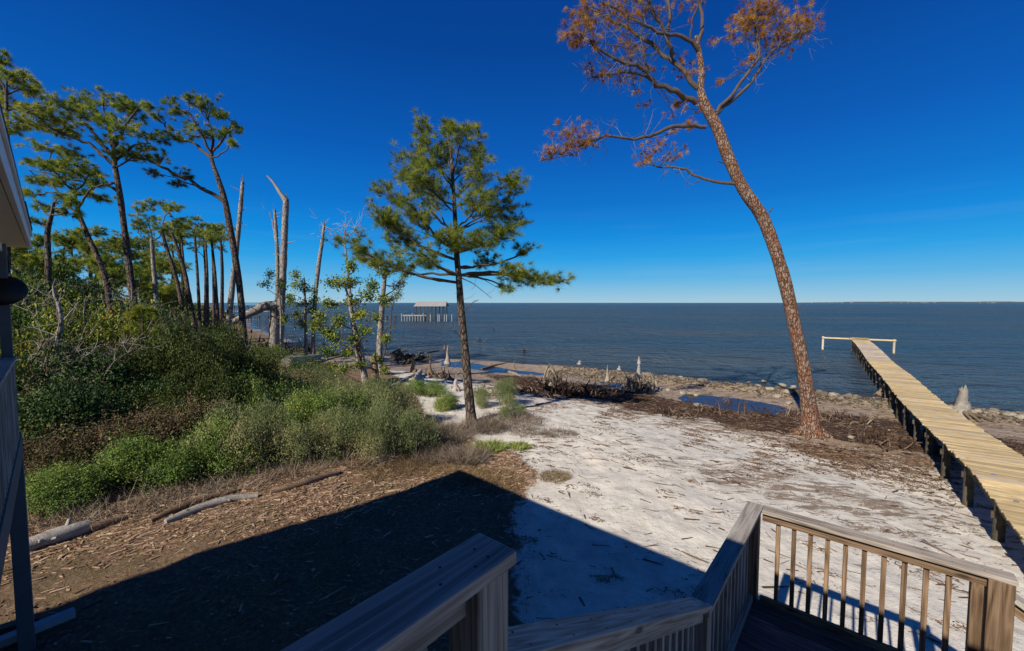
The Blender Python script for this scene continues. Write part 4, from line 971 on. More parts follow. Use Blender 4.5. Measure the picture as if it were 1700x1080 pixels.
# --- dense umbrella pines of the wood on the left
def pine(seed, d, px, w, cls, label, dens=1.0, twig=0.022, mat='bark', nn=40, nl=0.3, nw=0.018, **kw):
    t = Tree(d, seed, 10); t.trunk(px, w, n=30, flare=1.2, bend=0.15)
    t.pxclumps(cls, dens, twig=twig, **kw)
    return t.finish('pine_tree', label, M[mat], M['limb'], M['needle_far'], 'pines of the wood on the left', nn=nn, nl=nl, nw=nw, spread=1.1)
pine(201, 25, [(222, 505), (213, 430), (204, 360), (197, 310), (190, 270), (187, 240), (180, 205)], [14, 13, 12, 11, 10, 8, 5],
     [(95, 172, 34, 14), (135, 165, 34, 14), (170, 160, 36, 13), (205, 170, 34, 15), (150, 185, 40, 14), (225, 190, 24, 16), (110, 195, 36, 12), (175, 195, 34, 14), (195, 225, 34, 14), (235, 218, 24, 14), (75, 215, 34, 14), (120, 222, 30, 10), (60, 182, 26, 12), (245, 245, 24, 10), (205, 255, 26, 9),
      (90, 250, 36, 13), (130, 255, 26, 10), (60, 270, 30, 12), (105, 285, 34, 12), (145, 290, 26, 10), (75, 300, 26, 10)],
     'largest pine of the left wood with a broad dark umbrella crown', 1.5, drop=8, fat=1.3, limbs=[([(189, 262), (160, 225), (125, 190), (95, 172)], 6, 1.0), ([(191, 275), (150, 240), (105, 222), (62, 200)], 6, -1.0), ([(199, 320), (160, 290), (120, 278), (70, 265)], 5, 0.8), ([(188, 248), (208, 210), (228, 180)], 5, -0.8), ([(190, 268), (225, 240), (250, 238)], 5, 0.6), ([(196, 305), (150, 305), (95, 290), (60, 285)], 4, -0.6)])
pine(202, 27, [(405, 560), (397, 470), (384, 390), (373, 332), (360, 290), (351, 262), (354, 225), (340, 185)], [12, 12, 12, 11, 8, 7, 4, 2],
     [(262, 190, 22, 10), (285, 215, 26, 12), (300, 182, 24, 10), (325, 175, 24, 12), (350, 185, 24, 12), (375, 190, 18, 12), (385, 215, 14, 10), (270, 235, 24, 9), (330, 205, 26, 14), (300, 235, 22, 8), (365, 215, 16, 12), (310, 160, 18, 8), (345, 165, 20, 9), (392, 205, 12, 12), (280, 172, 18, 9), (322, 225, 18, 8), (388, 235, 12, 7), (250, 180, 14, 8),
      (235, 265, 30, 10), (270, 262, 24, 9), (215, 250, 20, 10), (300, 285, 22, 10), (290, 302, 18, 7), (250, 285, 18, 7)],
     'slanting tall pine with open airy crown, last before the dead trunks', 0.75, fat=1.3, drop=10, limbs=[([(374, 336), (340, 312), (300, 292), (255, 270), (210, 258)], 7, -0.8), ([(352, 264), (322, 238), (290, 225), (258, 192)], 5, 0.8), ([(352, 258), (336, 225), (312, 185)], 4, -0.8), ([(355, 250), (375, 225), (388, 198)], 4, 0.5), ([(340, 312), (300, 300), (285, 290)], 3, 0.3)], attach=0.55)
pine(203, 22, [(190, 570), (182, 500), (172, 450), (150, 400), (135, 365), (126, 335), (124, 312)], [12, 12, 11, 10, 9, 7, 5],
     [(85, 275, 26, 12), (120, 268, 28, 13), (150, 285, 24, 10), (165, 305, 22, 9), (70, 300, 22, 9), (105, 300, 24, 9), (180, 325, 20, 7), (140, 322, 20, 8), (60, 320, 20, 8)],
     'crooked pine with snaking trunk in front of the largest pine', 1.1, fat=1.3, limbs=[([(138, 372), (110, 335), (85, 300), (70, 285)], 5, 0.6), ([(130, 345), (150, 315), (172, 305)], 4, -0.5)])
pine(204, 21, [(80, 480), (80, 430), (79, 385), (86, 355), (90, 335)], [13, 12, 11, 8, 5],
     [(70, 345, 22, 12), (95, 330, 22, 12), (110, 350, 22, 10), (60, 365, 16, 9), (118, 335, 14, 8)], 'stout forked pine just right of the porch roof', 0.7)
pine(205, 22, [(14, 520), (12, 430), (14, 330), (12, 230), (10, 150)], [13, 12, 11, 9, 6],
     [(18, 120, 34, 16), (5, 90, 16, 12), (45, 140, 20, 12), (25, 165, 46, 14), (70, 178, 36, 14), (40, 195, 40, 12), (95, 200, 26, 9), (50, 150, 14, 8), (30, 215, 36, 10), (-20, 130, 40, 20)], 'pine behind the porch roof with dark boughs reaching past it', 1.4, drop=10, fat=1.3)
pine(206, 34, [(262, 545), (258, 480), (254, 430), (252, 395)], [10, 9, 8, 7],
     [(232, 345, 24, 10), (262, 338, 26, 10), (285, 348, 18, 9), (245, 370, 30, 10), (275, 375, 22, 9), (225, 372, 16, 8)], 'pale barked pine with flat crown right of the largest trunk', 1.0, mat='bark_pale', drop=14)
pine(207, 36, [(305, 520), (292, 460), (276, 410), (268, 380)], [9, 8, 7, 6], [(275, 345, 20, 9), (258, 362, 22, 9), (295, 362, 20, 8), (240, 380, 16, 8)], 'slanting slim pine behind the pale barked one', 0.9, drop=10)
pine(208, 40, [(318, 515), (306, 450), (292, 405), (285, 385)], [9, 8, 6, 5], [(290, 368, 22, 8), (310, 375, 16, 8), (275, 385, 18, 7)], 'dark slanting pine in the middle of the left wood', 0.9, drop=8)
far_lab = ['straight thin pine at the start of the far row', 'second thin pine of the far row with a shared crown', 'thin pine of the far row with tufted top', 'bare stemmed pine near the end of the far row', 'tallest thin pine close to the end of the far row', 'last thin pine of the far row beside the leaning dead trunk']
for i, (x0, x1, d, top, w) in enumerate([(331, 322, 46, 372, 6), (310, 300, 50, 378, 5), (345, 341, 50, 392, 5), (355, 351, 54, 388, 5), (361, 350, 52, 382, 6), (370, 368, 62, 398, 4)]):
    pine(220 + i, d, [(x0, 515), ((x0 + x1) / 2 + 1, 450), (x1, top + 8)], [w, w * .9, w * .7],
         [(x1 - 10, top, 16, 7), (x1 + 8, top - 3, 15, 7), (x1, top + 12, 14, 6), (x1 + 3, top - 8, 12, 5)], far_lab[i], 0.75, nl=0.4, nw=0.035, nn=18, drop=10)
# lower, denser trees behind the thicket
for i, (x, y, w, d, lab) in enumerate([(150, 420, 60, 30, 'low bushy pine behind the crooked one with layered green boughs'), (30, 450, 50, 24, 'bushy tree behind the porch post'), (215, 430, 40, 38, 'low pine filling the gap between the two big trunks'), (110, 470, 46, 33, 'rounded low tree over the left thicket'), (290, 470, 34, 48, 'low tree far behind the slim trunks'), (255, 455, 34, 44, 'short tree between the pale barked pine and its neighbours')]):
    r2 = np.random.default_rng(300 + i); cls = []
    for j in range(15):
        a = r2.uniform(-1, 1); b = r2.uniform(-1, 1); cls.append((x + a * w * 0.85, y + b * 42 + abs(a) * 12, 20 + 8 * r2.random(), 10 + 4 * r2.random()))
    pine(300 + i, d, [(x, 560), (x + 4, 500), (x - 3, y), (x, y - 30)], [9, 8, 6, 4], cls, lab, 1.5, nl=0.34, nw=0.028, nn=24, fat=1.3)
more = [(62, 400, 30, 'thin trunk far behind the forked pine'), (118, 395, 36, 'thin trunk seen between the forked and the crooked pine'), (160, 410, 42, 'slim far pine just left of the largest trunk'), (238, 405, 46, 'slim far pine right of the largest trunk'), (246, 420, 55, 'hair thin trunk beside the pale barked pine'), (285, 398, 50, 'thin upright pine between the two slanting slim pines'), (297, 385, 58, 'far thin pine at the left of the far row'), (338, 388, 60, 'thin pine hidden within the far row'), (366, 378, 58, 'far pine just left of the leaning dead trunk'), (20, 420, 30, 'thin trunk beside the porch post'), (98, 430, 40, 'short thin trunk over the scrub oaks'), (182, 425, 50, 'far short pine seen past the crooked trunk')]
for i, (x, top, d, lab) in enumerate(more):
    r2 = np.random.default_rng(900 + i); dx = r2.uniform(-8, 8)
    pine(900 + i, d, [(x + dx, 520), (x + dx / 2 + 2, 460), (x, top + 6)], [5.5, 5, 3.5], [(x - 12, top + 2, 17, 7), (x + 10, top, 16, 7), (x, top + 14, 18, 6), (x + 4, top - 7, 12, 6), (x - 16, top + 22, 12, 5)], lab, 1.0, nl=0.36, nw=0.03, nn=20, drop=8)
# green pine sapling in the thicket
t = Tree(18, 330, 6); t.trunk([(238, 590), (237, 545), (236, 512)], [4, 3, 1.5], n=10)
t.pxclumps([(236, 510, 20, 12), (222, 530, 18, 12), (252, 528, 18, 12), (238, 550, 24, 14), (215, 555, 12, 8), (262, 552, 12, 8)], 2.2, twig=0.012, lr=0.02, up=0.8)
t.finish('pine_sapling', 'bright green bushy pine sapling poking out of the thicket', M['bark'], M['limb'], M['needle'], nn=40, nl=0.26, nw=0.014)

# --- dead standing trunks
def snag(seed, d, px, w, label, limbs=(), mat='bark_pale', nb=5, name='dead_tree', twigs=0, leafy=None, bend=0.0):
    t = Tree(d, seed, 12); t.trunk(px, w, n=26, flare=1.25, rough=0.06, bend=bend)
    for l in limbs: lp = t.limb([D(x, y, d - 0.1 * i) for i, (x, y) in enumerate(l[0])], l[1] / FPX * d / 2, l[2] / FPX * d / 2, 10); (bare(t, lp, l[3], 1.2, t.rs, 0.02) if len(l) > 3 else None)
    for i in range(nb):
        tt = t.rs.uniform(0.45, 0.98); p, r = t.at(tt); u = unit(np.array([t.rs.choice([-1, 1]) * 1.0, t.rs.normal() * 0.4, 0.5 * t.rs.normal() + 0.2]))
        t.limb([p, p + u * 0.35, p + u * (0.5 + 0.8 * t.rs.random()) + Uv * 0.1], r * 0.28, 0.012, 5)
    # splintered top
    p, r = t.at(1.0); 
    for i in range(4):
        u = np.array([t.rs.normal() * r * 0.5, t.rs.normal() * r * 0.5, 0]); tube(t.tr, [p + u - Uv * 0.3, p + u * 1.1 + Uv * (0.15 + 0.5 * t.rs.random())], [r * 0.5, 0.01], 4)
    if leafy: t.pxclumps(leafy[0], leafy[1], twig=0.02, lr=0.03, tuft=2); 
    return t.finish(name, label, M[mat], M['twig_pale'], M['leaf_oak'], leaf=0.14, ll=0.2, lw=0.12, nleaf=7)
snag(401, 36, [(380, 535), (385, 480), (391, 430), (398, 360), (403, 302)], [11, 10, 9, 8, 6], 'leaning bleached dead trunk crossing behind the slanting pine')
snag(402, 42, [(463, 590), (465, 540), (469, 470), (472, 400), (475, 330)], [15, 14, 12, 11, 10], 'tall thick dead trunk with one bare limb forking to the upper left', [([(475, 335), (462, 314), (452, 300), (443, 291)], 8, 2)])
snag(403, 44, [(455, 560), (460, 500), (461, 450), (459, 390), (456, 348)], [9, 8, 7, 6, 4], 'slimmer dead trunk just left of the tall forked one', [([(458, 400), (453, 372), (448, 352)], 3, 1, 2)], nb=8)
snag(404, 47, [(520, 565), (523, 500), (529, 440), (535, 400), (538, 373)], [7, 7, 7, 6, 4], 'clean pale dead pole leaning right over the water', nb=0)
snag(405, 30, [(590, 560), (583, 500), (577, 450), (574, 415), (571, 405)], [6, 5, 4, 3, 2], 'thin dead tree with a spray of whitish bare twigs left of the young pine',
     [([(574, 412), (560, 390), (545, 378), (530, 372)], 2, 0.7, 7), ([(572, 405), (585, 385), (600, 365)], 2, 0.7, 7), ([(573, 410), (572, 385), (585, 360)], 1.8, 0.7, 6)], nb=3)
# broken trunk whose top has folded over
t = Tree(41, 406, 12); t.trunk([(456, 596), (455, 560), (456, 530), (457, 512)], [20, 18, 17, 16], n=16, flare=1.2, rough=0.1)
t.limb([D(458, 508, 41), D(440, 508, 40.5), (D(415, 520, 40)), D(385, 536, 39)], 0.50, 0.26, 14, 0.06, 0.01, into=t.tr, sides=12)
for i in range(12): a = D(456 + t.rs.uniform(-5, 7), 508, 41 + t.rs.uniform(-.3, .3)); t.limb([a, a + np.array([t.rs.uniform(-.2, .9), 0, -0.5]), a + np.array([t.rs.uniform(-.3, 1.1), 0, -1.2 - t.rs.random()])], 0.10, 0.02, 5, into=t.tr)
t.finish('broken_tree', 'snapped dead trunk with its pale top folded over to the left', M['bark_pale'], M['twig_pale'], M['leaf_oak'])

# --- leafy hardwoods
def oak(seed, d, px, w, cls, label, dens=1.0, mat='bark_pale', limbs=(), ll=0.13, lw=0.08, nleaf=6, sp=0.12):
    t = Tree(d, seed, 10); t.trunk(px, w, n=24, flare=1.25, bend=0.2, rough=0.08)
    for l in limbs: lp = t.limb([D(x, y, d - 0.12 * i) for i, (x, y) in enumerate(l[0])], l[1] / FPX * d / 2, l[2] / FPX * d / 2, 10); bare(t, lp, 6, 0.7, t.rs, 0.014)
    t.pxclumps(cls, dens, twig=0.014, lr=0.03, attach=0.7, up=0.2)
    return t.finish('leafy_tree', label, M[mat], M['limb'], M['leaf_oak'], leaf=sp, ll=ll, lw=lw, nleaf=nleaf)
oak(501, ground_pt(608, 648)[1], [(608, 648), (603, 610), (597, 570), (588, 545), (582, 510), (572, 470)], [13, 11, 9, 8, 6, 3],
    [(560, 470, 22, 12), (590, 465, 20, 12), (545, 500, 18, 10), (575, 500, 22, 10), (610, 490, 16, 10), (530, 540, 16, 9), (560, 530, 20, 9), (600, 520, 20, 8), (620, 470, 14, 8), (555, 560, 18, 8), (575, 580, 16, 8), (540, 580, 12, 7), (530, 520, 12, 7), (585, 440, 16, 8), (612, 545, 12, 6), (560, 605, 18, 10), (585, 560, 18, 9), (545, 548, 18, 9), (600, 600, 14, 8)],
    'small leafy tree with curved grey trunk and yellow green leaves left of the young pine', 2.4, nleaf=9, limbs=[([(600, 590), (582, 565), (570, 556), (562, 552)], 4, 1.5), ([(598, 600), (592, 575), (600, 560)], 4, 2)])
oak(502, 27, [(633, 628), (630, 590), (632, 540), (636, 490), (640, 450)], [12, 11, 10, 8, 5],
    [(620, 440, 14, 9), (645, 455, 16, 9), (665, 470, 14, 7), (640, 500, 12, 12), (628, 530, 10, 10), (642, 560, 9, 12), (625, 590, 8, 12), (640, 612, 10, 9), (655, 490, 12, 7), (672, 455, 10, 6)],
    'vine clad pale trunk with leaf tufts just right of the curved leafy tree', 2.4, nleaf=9, limbs=[([(634, 600), (644, 560), (650, 520), (662, 480), (678, 455)], 3, 1), ([(633, 560), (645, 540), (655, 545)], 2, 1)])
oak(503, 44, [(508, 572), (507, 530), (506, 490), (505, 460)], [6, 5, 4, 2], [(495, 470, 14, 8), (512, 480, 13, 8), (500, 500, 14, 8), (515, 515, 12, 8), (490, 520, 12, 7), (505, 535, 13, 7), (490, 455, 10, 6), (520, 495, 9, 6), (480, 490, 9, 5)],
    'slender young leafy tree at the water between two dead trunks', 0.6, ll=0.22, lw=0.14, nleaf=8, sp=0.2)
oak(504, 38, [(466, 560), (466, 520), (464, 490)], [3, 3, 2], [(450, 452, 12, 5), (440, 470, 10, 4), (470, 470, 10, 6), (478, 500, 9, 5), (470, 530, 8, 6)], 'sparse leafy sapling against the tall forked dead trunk', 0.3, ll=0.2, lw=0.12, nleaf=7, sp=0.18)
for i, (pts, w, d, lab, lv) in enumerate([
    ([(92, 600), (97, 560), (102, 530), (95, 500), (88, 480), (92, 462)], [11, 10, 9, 7, 5, 2], 15, 'twisted pale bare trunk rising from the shaded thicket', None),
    ([(65, 565), (63, 530), (60, 500)], [6, 5, 3], 17, 'short pale crooked trunk left of the twisted one', [(60, 480, 22, 12), (40, 495, 22, 12)]),
    ([(145, 560), (140, 520), (143, 490)], [4, 4, 2], 19, 'thin grey stem among scrub oak leaves behind the thicket', [(135, 470, 26, 14), (160, 485, 20, 12)])]):
    t = Tree(d, 510 + i, 8); t.trunk(pts, w, n=20, rough=0.1)
    for j in range(5): p, r = t.at(t.rs.uniform(.4, .95)); u = unit(np.array([t.rs.normal(), 0.4 * t.rs.normal(), 0.7])); t.limb([p, p + u * 0.4, p + u * 0.9], r * 0.4, 0.01, 6)
    if lv: t.pxclumps(lv, 1.6, twig=0.012, lr=0.02)
    t.finish('scrub_tree', lab, M['bark_pale'], M['twig_pale'], M['leaf_dark'], leaf=0.12, ll=0.12, lw=0.07, nleaf=7)

# bare pale scrub poking through the thicket
for i, (px, d, h, lab) in enumerate([(150, 13.2, 3.2, 'bare pale scrub stems above the dull green shrub'), (205, 14.8, 3.0, 'bare forked grey stems in front of the pine sapling'), (50, 12.5, 3.6, 'bare grey stems close to the porch post'), (115, 16.0, 4.6, 'tall bare pale stems right of the twisted trunk'), (275, 19.5, 4.2, 'bare stems behind the left shoulder of the mound'), (175, 21.0, 5.4, 'thin bare grey tree among the scrub oaks'), (30, 19.0, 5.0, 'bare branching scrub behind the porch rail'), (418, 19.0, 3.0, 'dead grey twigs right of the mound crest')]):
    b = D(px, 540, d); z = gz(b[0], b[1]); t = Tree(d, 600 + i, 7); rs_ = t.rs; t.base = np.array([b[0], b[1], z])
    for j in range(3):
        p = smooth_path([t.base - Uv * 0.2 + rs_.normal(size=3) * 0.08, t.base + Uv * h * 0.5 + rs_.normal(size=3) * np.array([0.35, 0.35, 0.1]), t.base + Uv * h * rs_.uniform(0.8, 1.05) + rs_.normal(size=3) * np.array([0.7, 0.5, 0.1])], 12)
        tube(t.tr, p, np.linspace(0.045, 0.012, 12) * rs_.uniform(0.7, 1.2), 6, 0.6, 0.15, rs_); bare(t, p, 14, 0.8, rs_, 0.012)
    t.finish('bare_scrub', lab, M['bark'], M['twig'], M['leaf_dark'], cat='bare scrub')
# ------------------------------------------------------------------ shrubs and thicket
def shrub_geo(seed, rx, ry, h, n, ll, lw, lobes=9, up=0.3, jit=0.7, narrow=False, dens_top=0.5, hang=0.0):
    rs = np.random.default_rng(seed); g = Geo()
    lc = []; 
    for i in range(lobes):
        a = rs.uniform(0, 2 * math.pi); q = rs.random() ** 0.5 * 0.82
        z = rs.uniform(0.25, 0.78) * (1 - 0.45 * q)
        lc.append((q * math.cos(a) * rx, q * math.sin(a) * ry, z * h, rs.uniform(0.18, 0.44), rs.random()))
    lc = np.array(lc); w = lc[:, 3] ** 2; idx = rs.choice(lobes, n, p=w / w.sum())
    u = unit(rs.normal(size=(n, 3)) + np.array([0, 0, 0.35])); r = 0.62 + 0.42 * rs.random(n) ** 0.6
    ns = n // 14; sn = 34; si = rs.integers(lobes, size=sn); su = unit(rs.normal(size=(sn, 3)) + np.array([0, 0, 0.8])); slen = rs.uniform(0.16, 0.42, sn)
    # twig clusters: several leaves share one sub-centre, so light gaps open between them
    kc = max(40, n // 60); cid = rs.integers(kc, size=n); cu = unit(rs.normal(size=(kc, 3)) + np.array([0, 0, 0.35])); cl_ = rs.choice(lobes, kc, p=w / w.sum()); cr_ = 0.7 + 0.42 * rs.random(kc)
    use = rs.random(n) < 0.9
    L = np.where(use, cl_[cid], idx); U = np.where(use[:, None], cu[cid], u); Rr = np.where(use, cr_[cid], r)
    S = np.stack([rx * lc[L, 3], ry * lc[L, 3], h * 0.9 * lc[L, 3]], 1)
    c = lc[L, :3] + U * S * Rr[:, None] + rs.normal(size=(n, 3)) * np.array([1, 1, 0.8]) * ll * 2.0
    c[:, 2] = np.abs(c[:, 2])
    # stray shoots that break the outline
    k_ = rs.integers(sn, size=ns); f_ = rs.random(ns); base = lc[si[k_], :3] + su[k_] * np.stack([rx * lc[si[k_], 3], ry * lc[si[k_], 3], h * 0.9 * lc[si[k_], 3]], 1)
    c[:ns] = base + (su[k_] * 0.7 + np.array([0, 0, 0.5])) * (f_ * slen[k_])[:, None] + rs.normal(size=(ns, 3)) * 0.022; U[:ns] = su[k_]
    ax = rs.normal(size=(n, 3)) * (0.25 if up > 0.55 else 0.6) + U * 0.15; ax[:, 2] += up - hang
    tt = np.clip(0.12 + 0.5 * lc[L, 4] + 0.35 * rs.random(kc)[cid] + 0.05 * rs.normal(size=n), 0, 1)
    leaves(g, c, ax, ll, lw, rs, tt, 0.3, nrm=U + np.array([0, 0, 0.5]))
    return g, lc
def stems_geo(seed, lc, rx, n=26, r=0.012, bare_=0):
    rs = np.random.default_rng(seed); g = Geo()
    for i in range(n):
        q = lc[rs.integers(len(lc))]; b = np.array([q[0] * 0.35 + rs.normal() * 0.1, q[1] * 0.35 + rs.normal() * 0.1, -0.15]); e = q[:3] + rs.normal(size=3) * q[3] * rx * 0.6
        p = smooth_path([b, (b + e) / 2 + rs.normal(size=3) * 0.12, e], 6); tube(g, p, np.linspace(r * 1.6, r * 0.5, 6), 4, rs.random(), cap=False)
    for i in range(bare_):
        a = rs.uniform(0, 6.28); q = rs.uniform(0.5, 1.05) * rx; b = np.array([q * math.cos(a) * 0.8, q * math.sin(a) * 0.8, 0]); e = b + np.array([rs.normal() * 0.35, rs.normal() * 0.35, rs.uniform(0.25, 0.9)])
        m_ = (b + e) / 2 + rs.normal(size=3) * 0.1; e[2] -= rs.random() * 0.3
        tube(g, smooth_path([b, m_, e], 6), np.linspace(0.009, 0.004, 6), 3, 0.5 + 0.5 * rs.random(), cap=False)
    return g
PROTO = {}
def shrub_proto(key, mat, **kw):
    g, lc = shrub_geo(**kw); rx = kw['rx']
    PROTO[key] = (g.mesh('foliage', M[mat], False), stems_geo(kw['seed'] + 1, lc, rx, 22, 0.013, 60 if key == 'W' else 14 if key in 'ABF' else 5).mesh('stems', M['twig'], True))
shrub_proto('A', 'leaf_bright', seed=1, rx=1.0, ry=0.9, h=1.25, n=15000, ll=0.05, lw=0.028, lobes=8, jit=0.6)
shrub_proto('B', 'leaf_bright', seed=2, rx=1.05, ry=0.95, h=1.15, n=15000, ll=0.052, lw=0.025, lobes=7, jit=0.7)
shrub_proto('F', 'leaf_sage', seed=3, rx=0.95, ry=0.9, h=1.45, n=15000, ll=0.06, lw=0.014, lobes=8, up=0.9, jit=0.45)
shrub_proto('G', 'leaf_sage', seed=4, rx=1.0, ry=1.0, h=1.3, n=15000, ll=0.055, lw=0.016, lobes=9, up=0.7, jit=0.5)
shrub_proto('O', 'leaf_olive', seed=5, rx=1.2, ry=1.1, h=1.7, n=17000, ll=0.05, lw=0.03, lobes=11, up=0.5)
shrub_proto('P', 'leaf_olive', seed=6, rx=1.1, ry=1.2, h=1.9, n=17000, ll=0.05, lw=0.032, lobes=10, up=0.6)
shrub_proto('T', 'leaf_dark', seed=7, rx=1.2, ry=1.2, h=1.6, n=9000, ll=0.075, lw=0.045, lobes=14)
shrub_proto('U', 'leaf_dark', seed=8, rx=1.1, ry=1.2, h=1.8, n=9000, ll=0.08, lw=0.04, lobes=12)
shrub_proto('R', 'leaf_oak', seed=9, rx=1.1, ry=1.1, h=1.9, n=6500, ll=0.08, lw=0.05, lobes=16)
shrub_proto('W', 'brownleaf', seed=10, rx=1.1, ry=1.1, h=1.6, n=6000, ll=0.06, lw=0.03, lobes=9)
SRS = np.random.default_rng(99)
def shrub(key, px, py, d, sx, sz, label, group=None, name='shrub', zoff=0.0):
    """px: photo column of its middle, d: distance, sx: half width in metres, sz: height"""
    p = D(px, 540, d); x, y = p[0], d; z = gz(x, y) - 0.08 + zoff
    e = empty(name, (x, y, z), label, 'shrub', group)
    e.rotation_euler = (0, 0, SRS.uniform(0, 6.28)); h0 = {'A': 1.25, 'B': 1.15, 'F': 1.45, 'G': 1.3, 'O': 1.7, 'P': 1.9, 'T': 1.6, 'U': 1.8, 'R': 1.9, 'W': 1.6}[key]
    e.scale = (sx, sx * SRS.uniform(0.85, 1.1), sz / h0)
    for nm, me in zip(('foliage', 'stems'), PROTO[key]):
        o = bpy.data.objects.new(nm, me); COL.objects.link(o); o.parent = e
    return e
GF = 'sunlit green shrubs along the edge of the wood litter'
front = [ # key, px, d, half width, height, label
 ('A', 40, 8.4, 0.9, 0.95, 'bright green leafy shrub touching the left porch post'),
 ('B', 115, 9.1, 0.95, 0.9, 'low bright green shrub behind the left end of the grey log'),
 ('A', 190, 9.3, 1.0, 1.05, 'bright green shrub over bare arching stems, second from the porch'),
 ('B', 262, 10.0, 1.1, 1.3, 'rounded green shrub above the middle of the brown log'),
 ('A', 335, 10.5, 1.1, 1.6, 'tall sunlit green shrub at the foot of the big dark evergreen mound'),
 ('G', 395, 10.9, 1.1, 1.85, 'greyish green shrub in front of the dark evergreen mound, right side'),
 ('F', 445, 11.3, 1.0, 1.75, 'feathery sage shrub with upright tips at the right of the dark mound'),
 ('G', 505, 11.5, 1.0, 1.35, 'sage shrub with a tuft of pale strappy leaves beside it'),
 ('F', 560, 11.9, 1.0, 1.45, 'feathery sage shrub in the middle of the light green bank'),
 ('F', 622, 12.1, 1.05, 1.55, 'broad feathery grey green shrub near the dry brush'),
 ('G', 672, 12.7, 0.9, 1.6, 'last feathery shrub of the bank left of the young pine'),
 ('A', 480, 13.2, 1.0, 1.7, 'round bright green shrub behind the feathery bank'),
 ('B', 540, 13.8, 1.1, 1.75, 'bright green shrub below the curved leafy tree'),
 ('G', 600, 14.3, 1.1, 1.9, 'grey green shrub hiding the foot of the curved leafy tree'),
 ('F', 655, 15.0, 1.0, 1.75, 'feathery shrub at the edge of the pale sand behind the bank'),
 ('B', 430, 14.5, 1.1, 2.1, 'green shrub wedged between the dark mound and the leafy bank'),
 ('G', 535, 17.0, 1.2, 1.3, 'dull green shrub in front of the fallen pale log'),
 ('B', 480, 18.0, 1.3, 1.3, 'dark green shrub under the broken dead trunk'),
 ('G', 590, 17.5, 1.0, 1.4, 'small grey shrub near the foot of the vine clad trunk'),
 ('F', 838, 19.2, 0.85, 1.35, 'feathery shrub standing on the sand right of the young pine'),
 ('F', 800, 18.6, 0.6, 1.0, 'small feathery shrub touching the young pine trunk'),
 ('G', 850, 16.6, 0.55, 0.8, 'thin green sprig shrub on the sand near the dry brush'),
 ('A', 745, 17.8, 0.7, 0.9, 'low green shrub in the shade left of the young pine trunk'),
 ('B', 710, 20.5, 1.0, 0.9, 'flat dark green shrub on the mound near the pale leaning log'),
]
for key, px, d, sx, sz, lab in front: shrub(key, px, 0, d, sx, sz, lab)
mound = [('O', 250, 14.2, 1.3, 2.9, 'left shoulder of the big olive evergreen thicket'), ('P', 310, 13.8, 1.35, 2.9, 'big olive evergreen shrub in the middle of the mound'), ('O', 370, 14.4, 1.3, 3.5, 'tall olive evergreen shrub forming the crest of the mound'),
         ('P', 330, 16.0, 1.6, 4.4, 'tallest dark evergreen shrub at the back of the mound'), ('O', 390, 16.4, 1.4, 3.8, 'dark evergreen shrub at the right back of the mound'), ('P', 265, 16.5, 1.4, 3.6, 'dark evergreen shrub at the left back of the mound'), ('O', 425, 15.5, 1.1, 2.6, 'dark evergreen shrub falling away at the right foot of the mound'), ('O', 285, 12.9, 1.1, 2.0, 'low dark evergreen at the shaded front of the mound')]
for key, px, d, sx, sz, lab in mound: shrub(key, px, 0, d, sx, sz, lab, name='evergreen_shrub')
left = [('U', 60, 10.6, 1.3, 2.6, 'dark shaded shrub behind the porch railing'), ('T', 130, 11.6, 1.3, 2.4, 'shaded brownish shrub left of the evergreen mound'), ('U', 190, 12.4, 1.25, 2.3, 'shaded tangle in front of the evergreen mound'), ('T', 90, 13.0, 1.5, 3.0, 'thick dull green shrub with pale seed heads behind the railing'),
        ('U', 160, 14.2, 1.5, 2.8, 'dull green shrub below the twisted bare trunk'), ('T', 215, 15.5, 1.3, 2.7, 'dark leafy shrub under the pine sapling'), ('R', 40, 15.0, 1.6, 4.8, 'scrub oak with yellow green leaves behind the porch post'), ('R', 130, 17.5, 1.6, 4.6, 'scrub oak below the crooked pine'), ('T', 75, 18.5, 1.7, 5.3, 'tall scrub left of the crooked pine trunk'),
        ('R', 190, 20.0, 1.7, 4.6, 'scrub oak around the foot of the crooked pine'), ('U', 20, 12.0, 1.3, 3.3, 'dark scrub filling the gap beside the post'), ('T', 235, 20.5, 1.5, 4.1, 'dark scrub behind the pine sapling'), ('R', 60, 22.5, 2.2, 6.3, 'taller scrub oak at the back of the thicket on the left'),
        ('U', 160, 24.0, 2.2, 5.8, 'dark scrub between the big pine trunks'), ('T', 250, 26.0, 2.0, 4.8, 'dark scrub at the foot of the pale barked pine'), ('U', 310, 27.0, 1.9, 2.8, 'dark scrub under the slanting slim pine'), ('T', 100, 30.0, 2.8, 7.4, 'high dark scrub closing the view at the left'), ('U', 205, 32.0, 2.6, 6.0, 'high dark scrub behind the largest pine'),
        ('T', 20, 28.0, 2.8, 7.6, 'high scrub closing the view by the porch post'), ('U', 290, 36.0, 2.6, 3.8, 'distant scrub behind the slim pines'), ('T', 345, 40.0, 2.5, 3.0, 'low distant scrub at the end of the far row'), ('U', 375, 27.0, 1.5, 2.5, 'scrub at the foot of the slanting tall pine'), ('R', 440, 33.0, 1.2, 1.8, 'low brush at the foot of the dead trunks')]
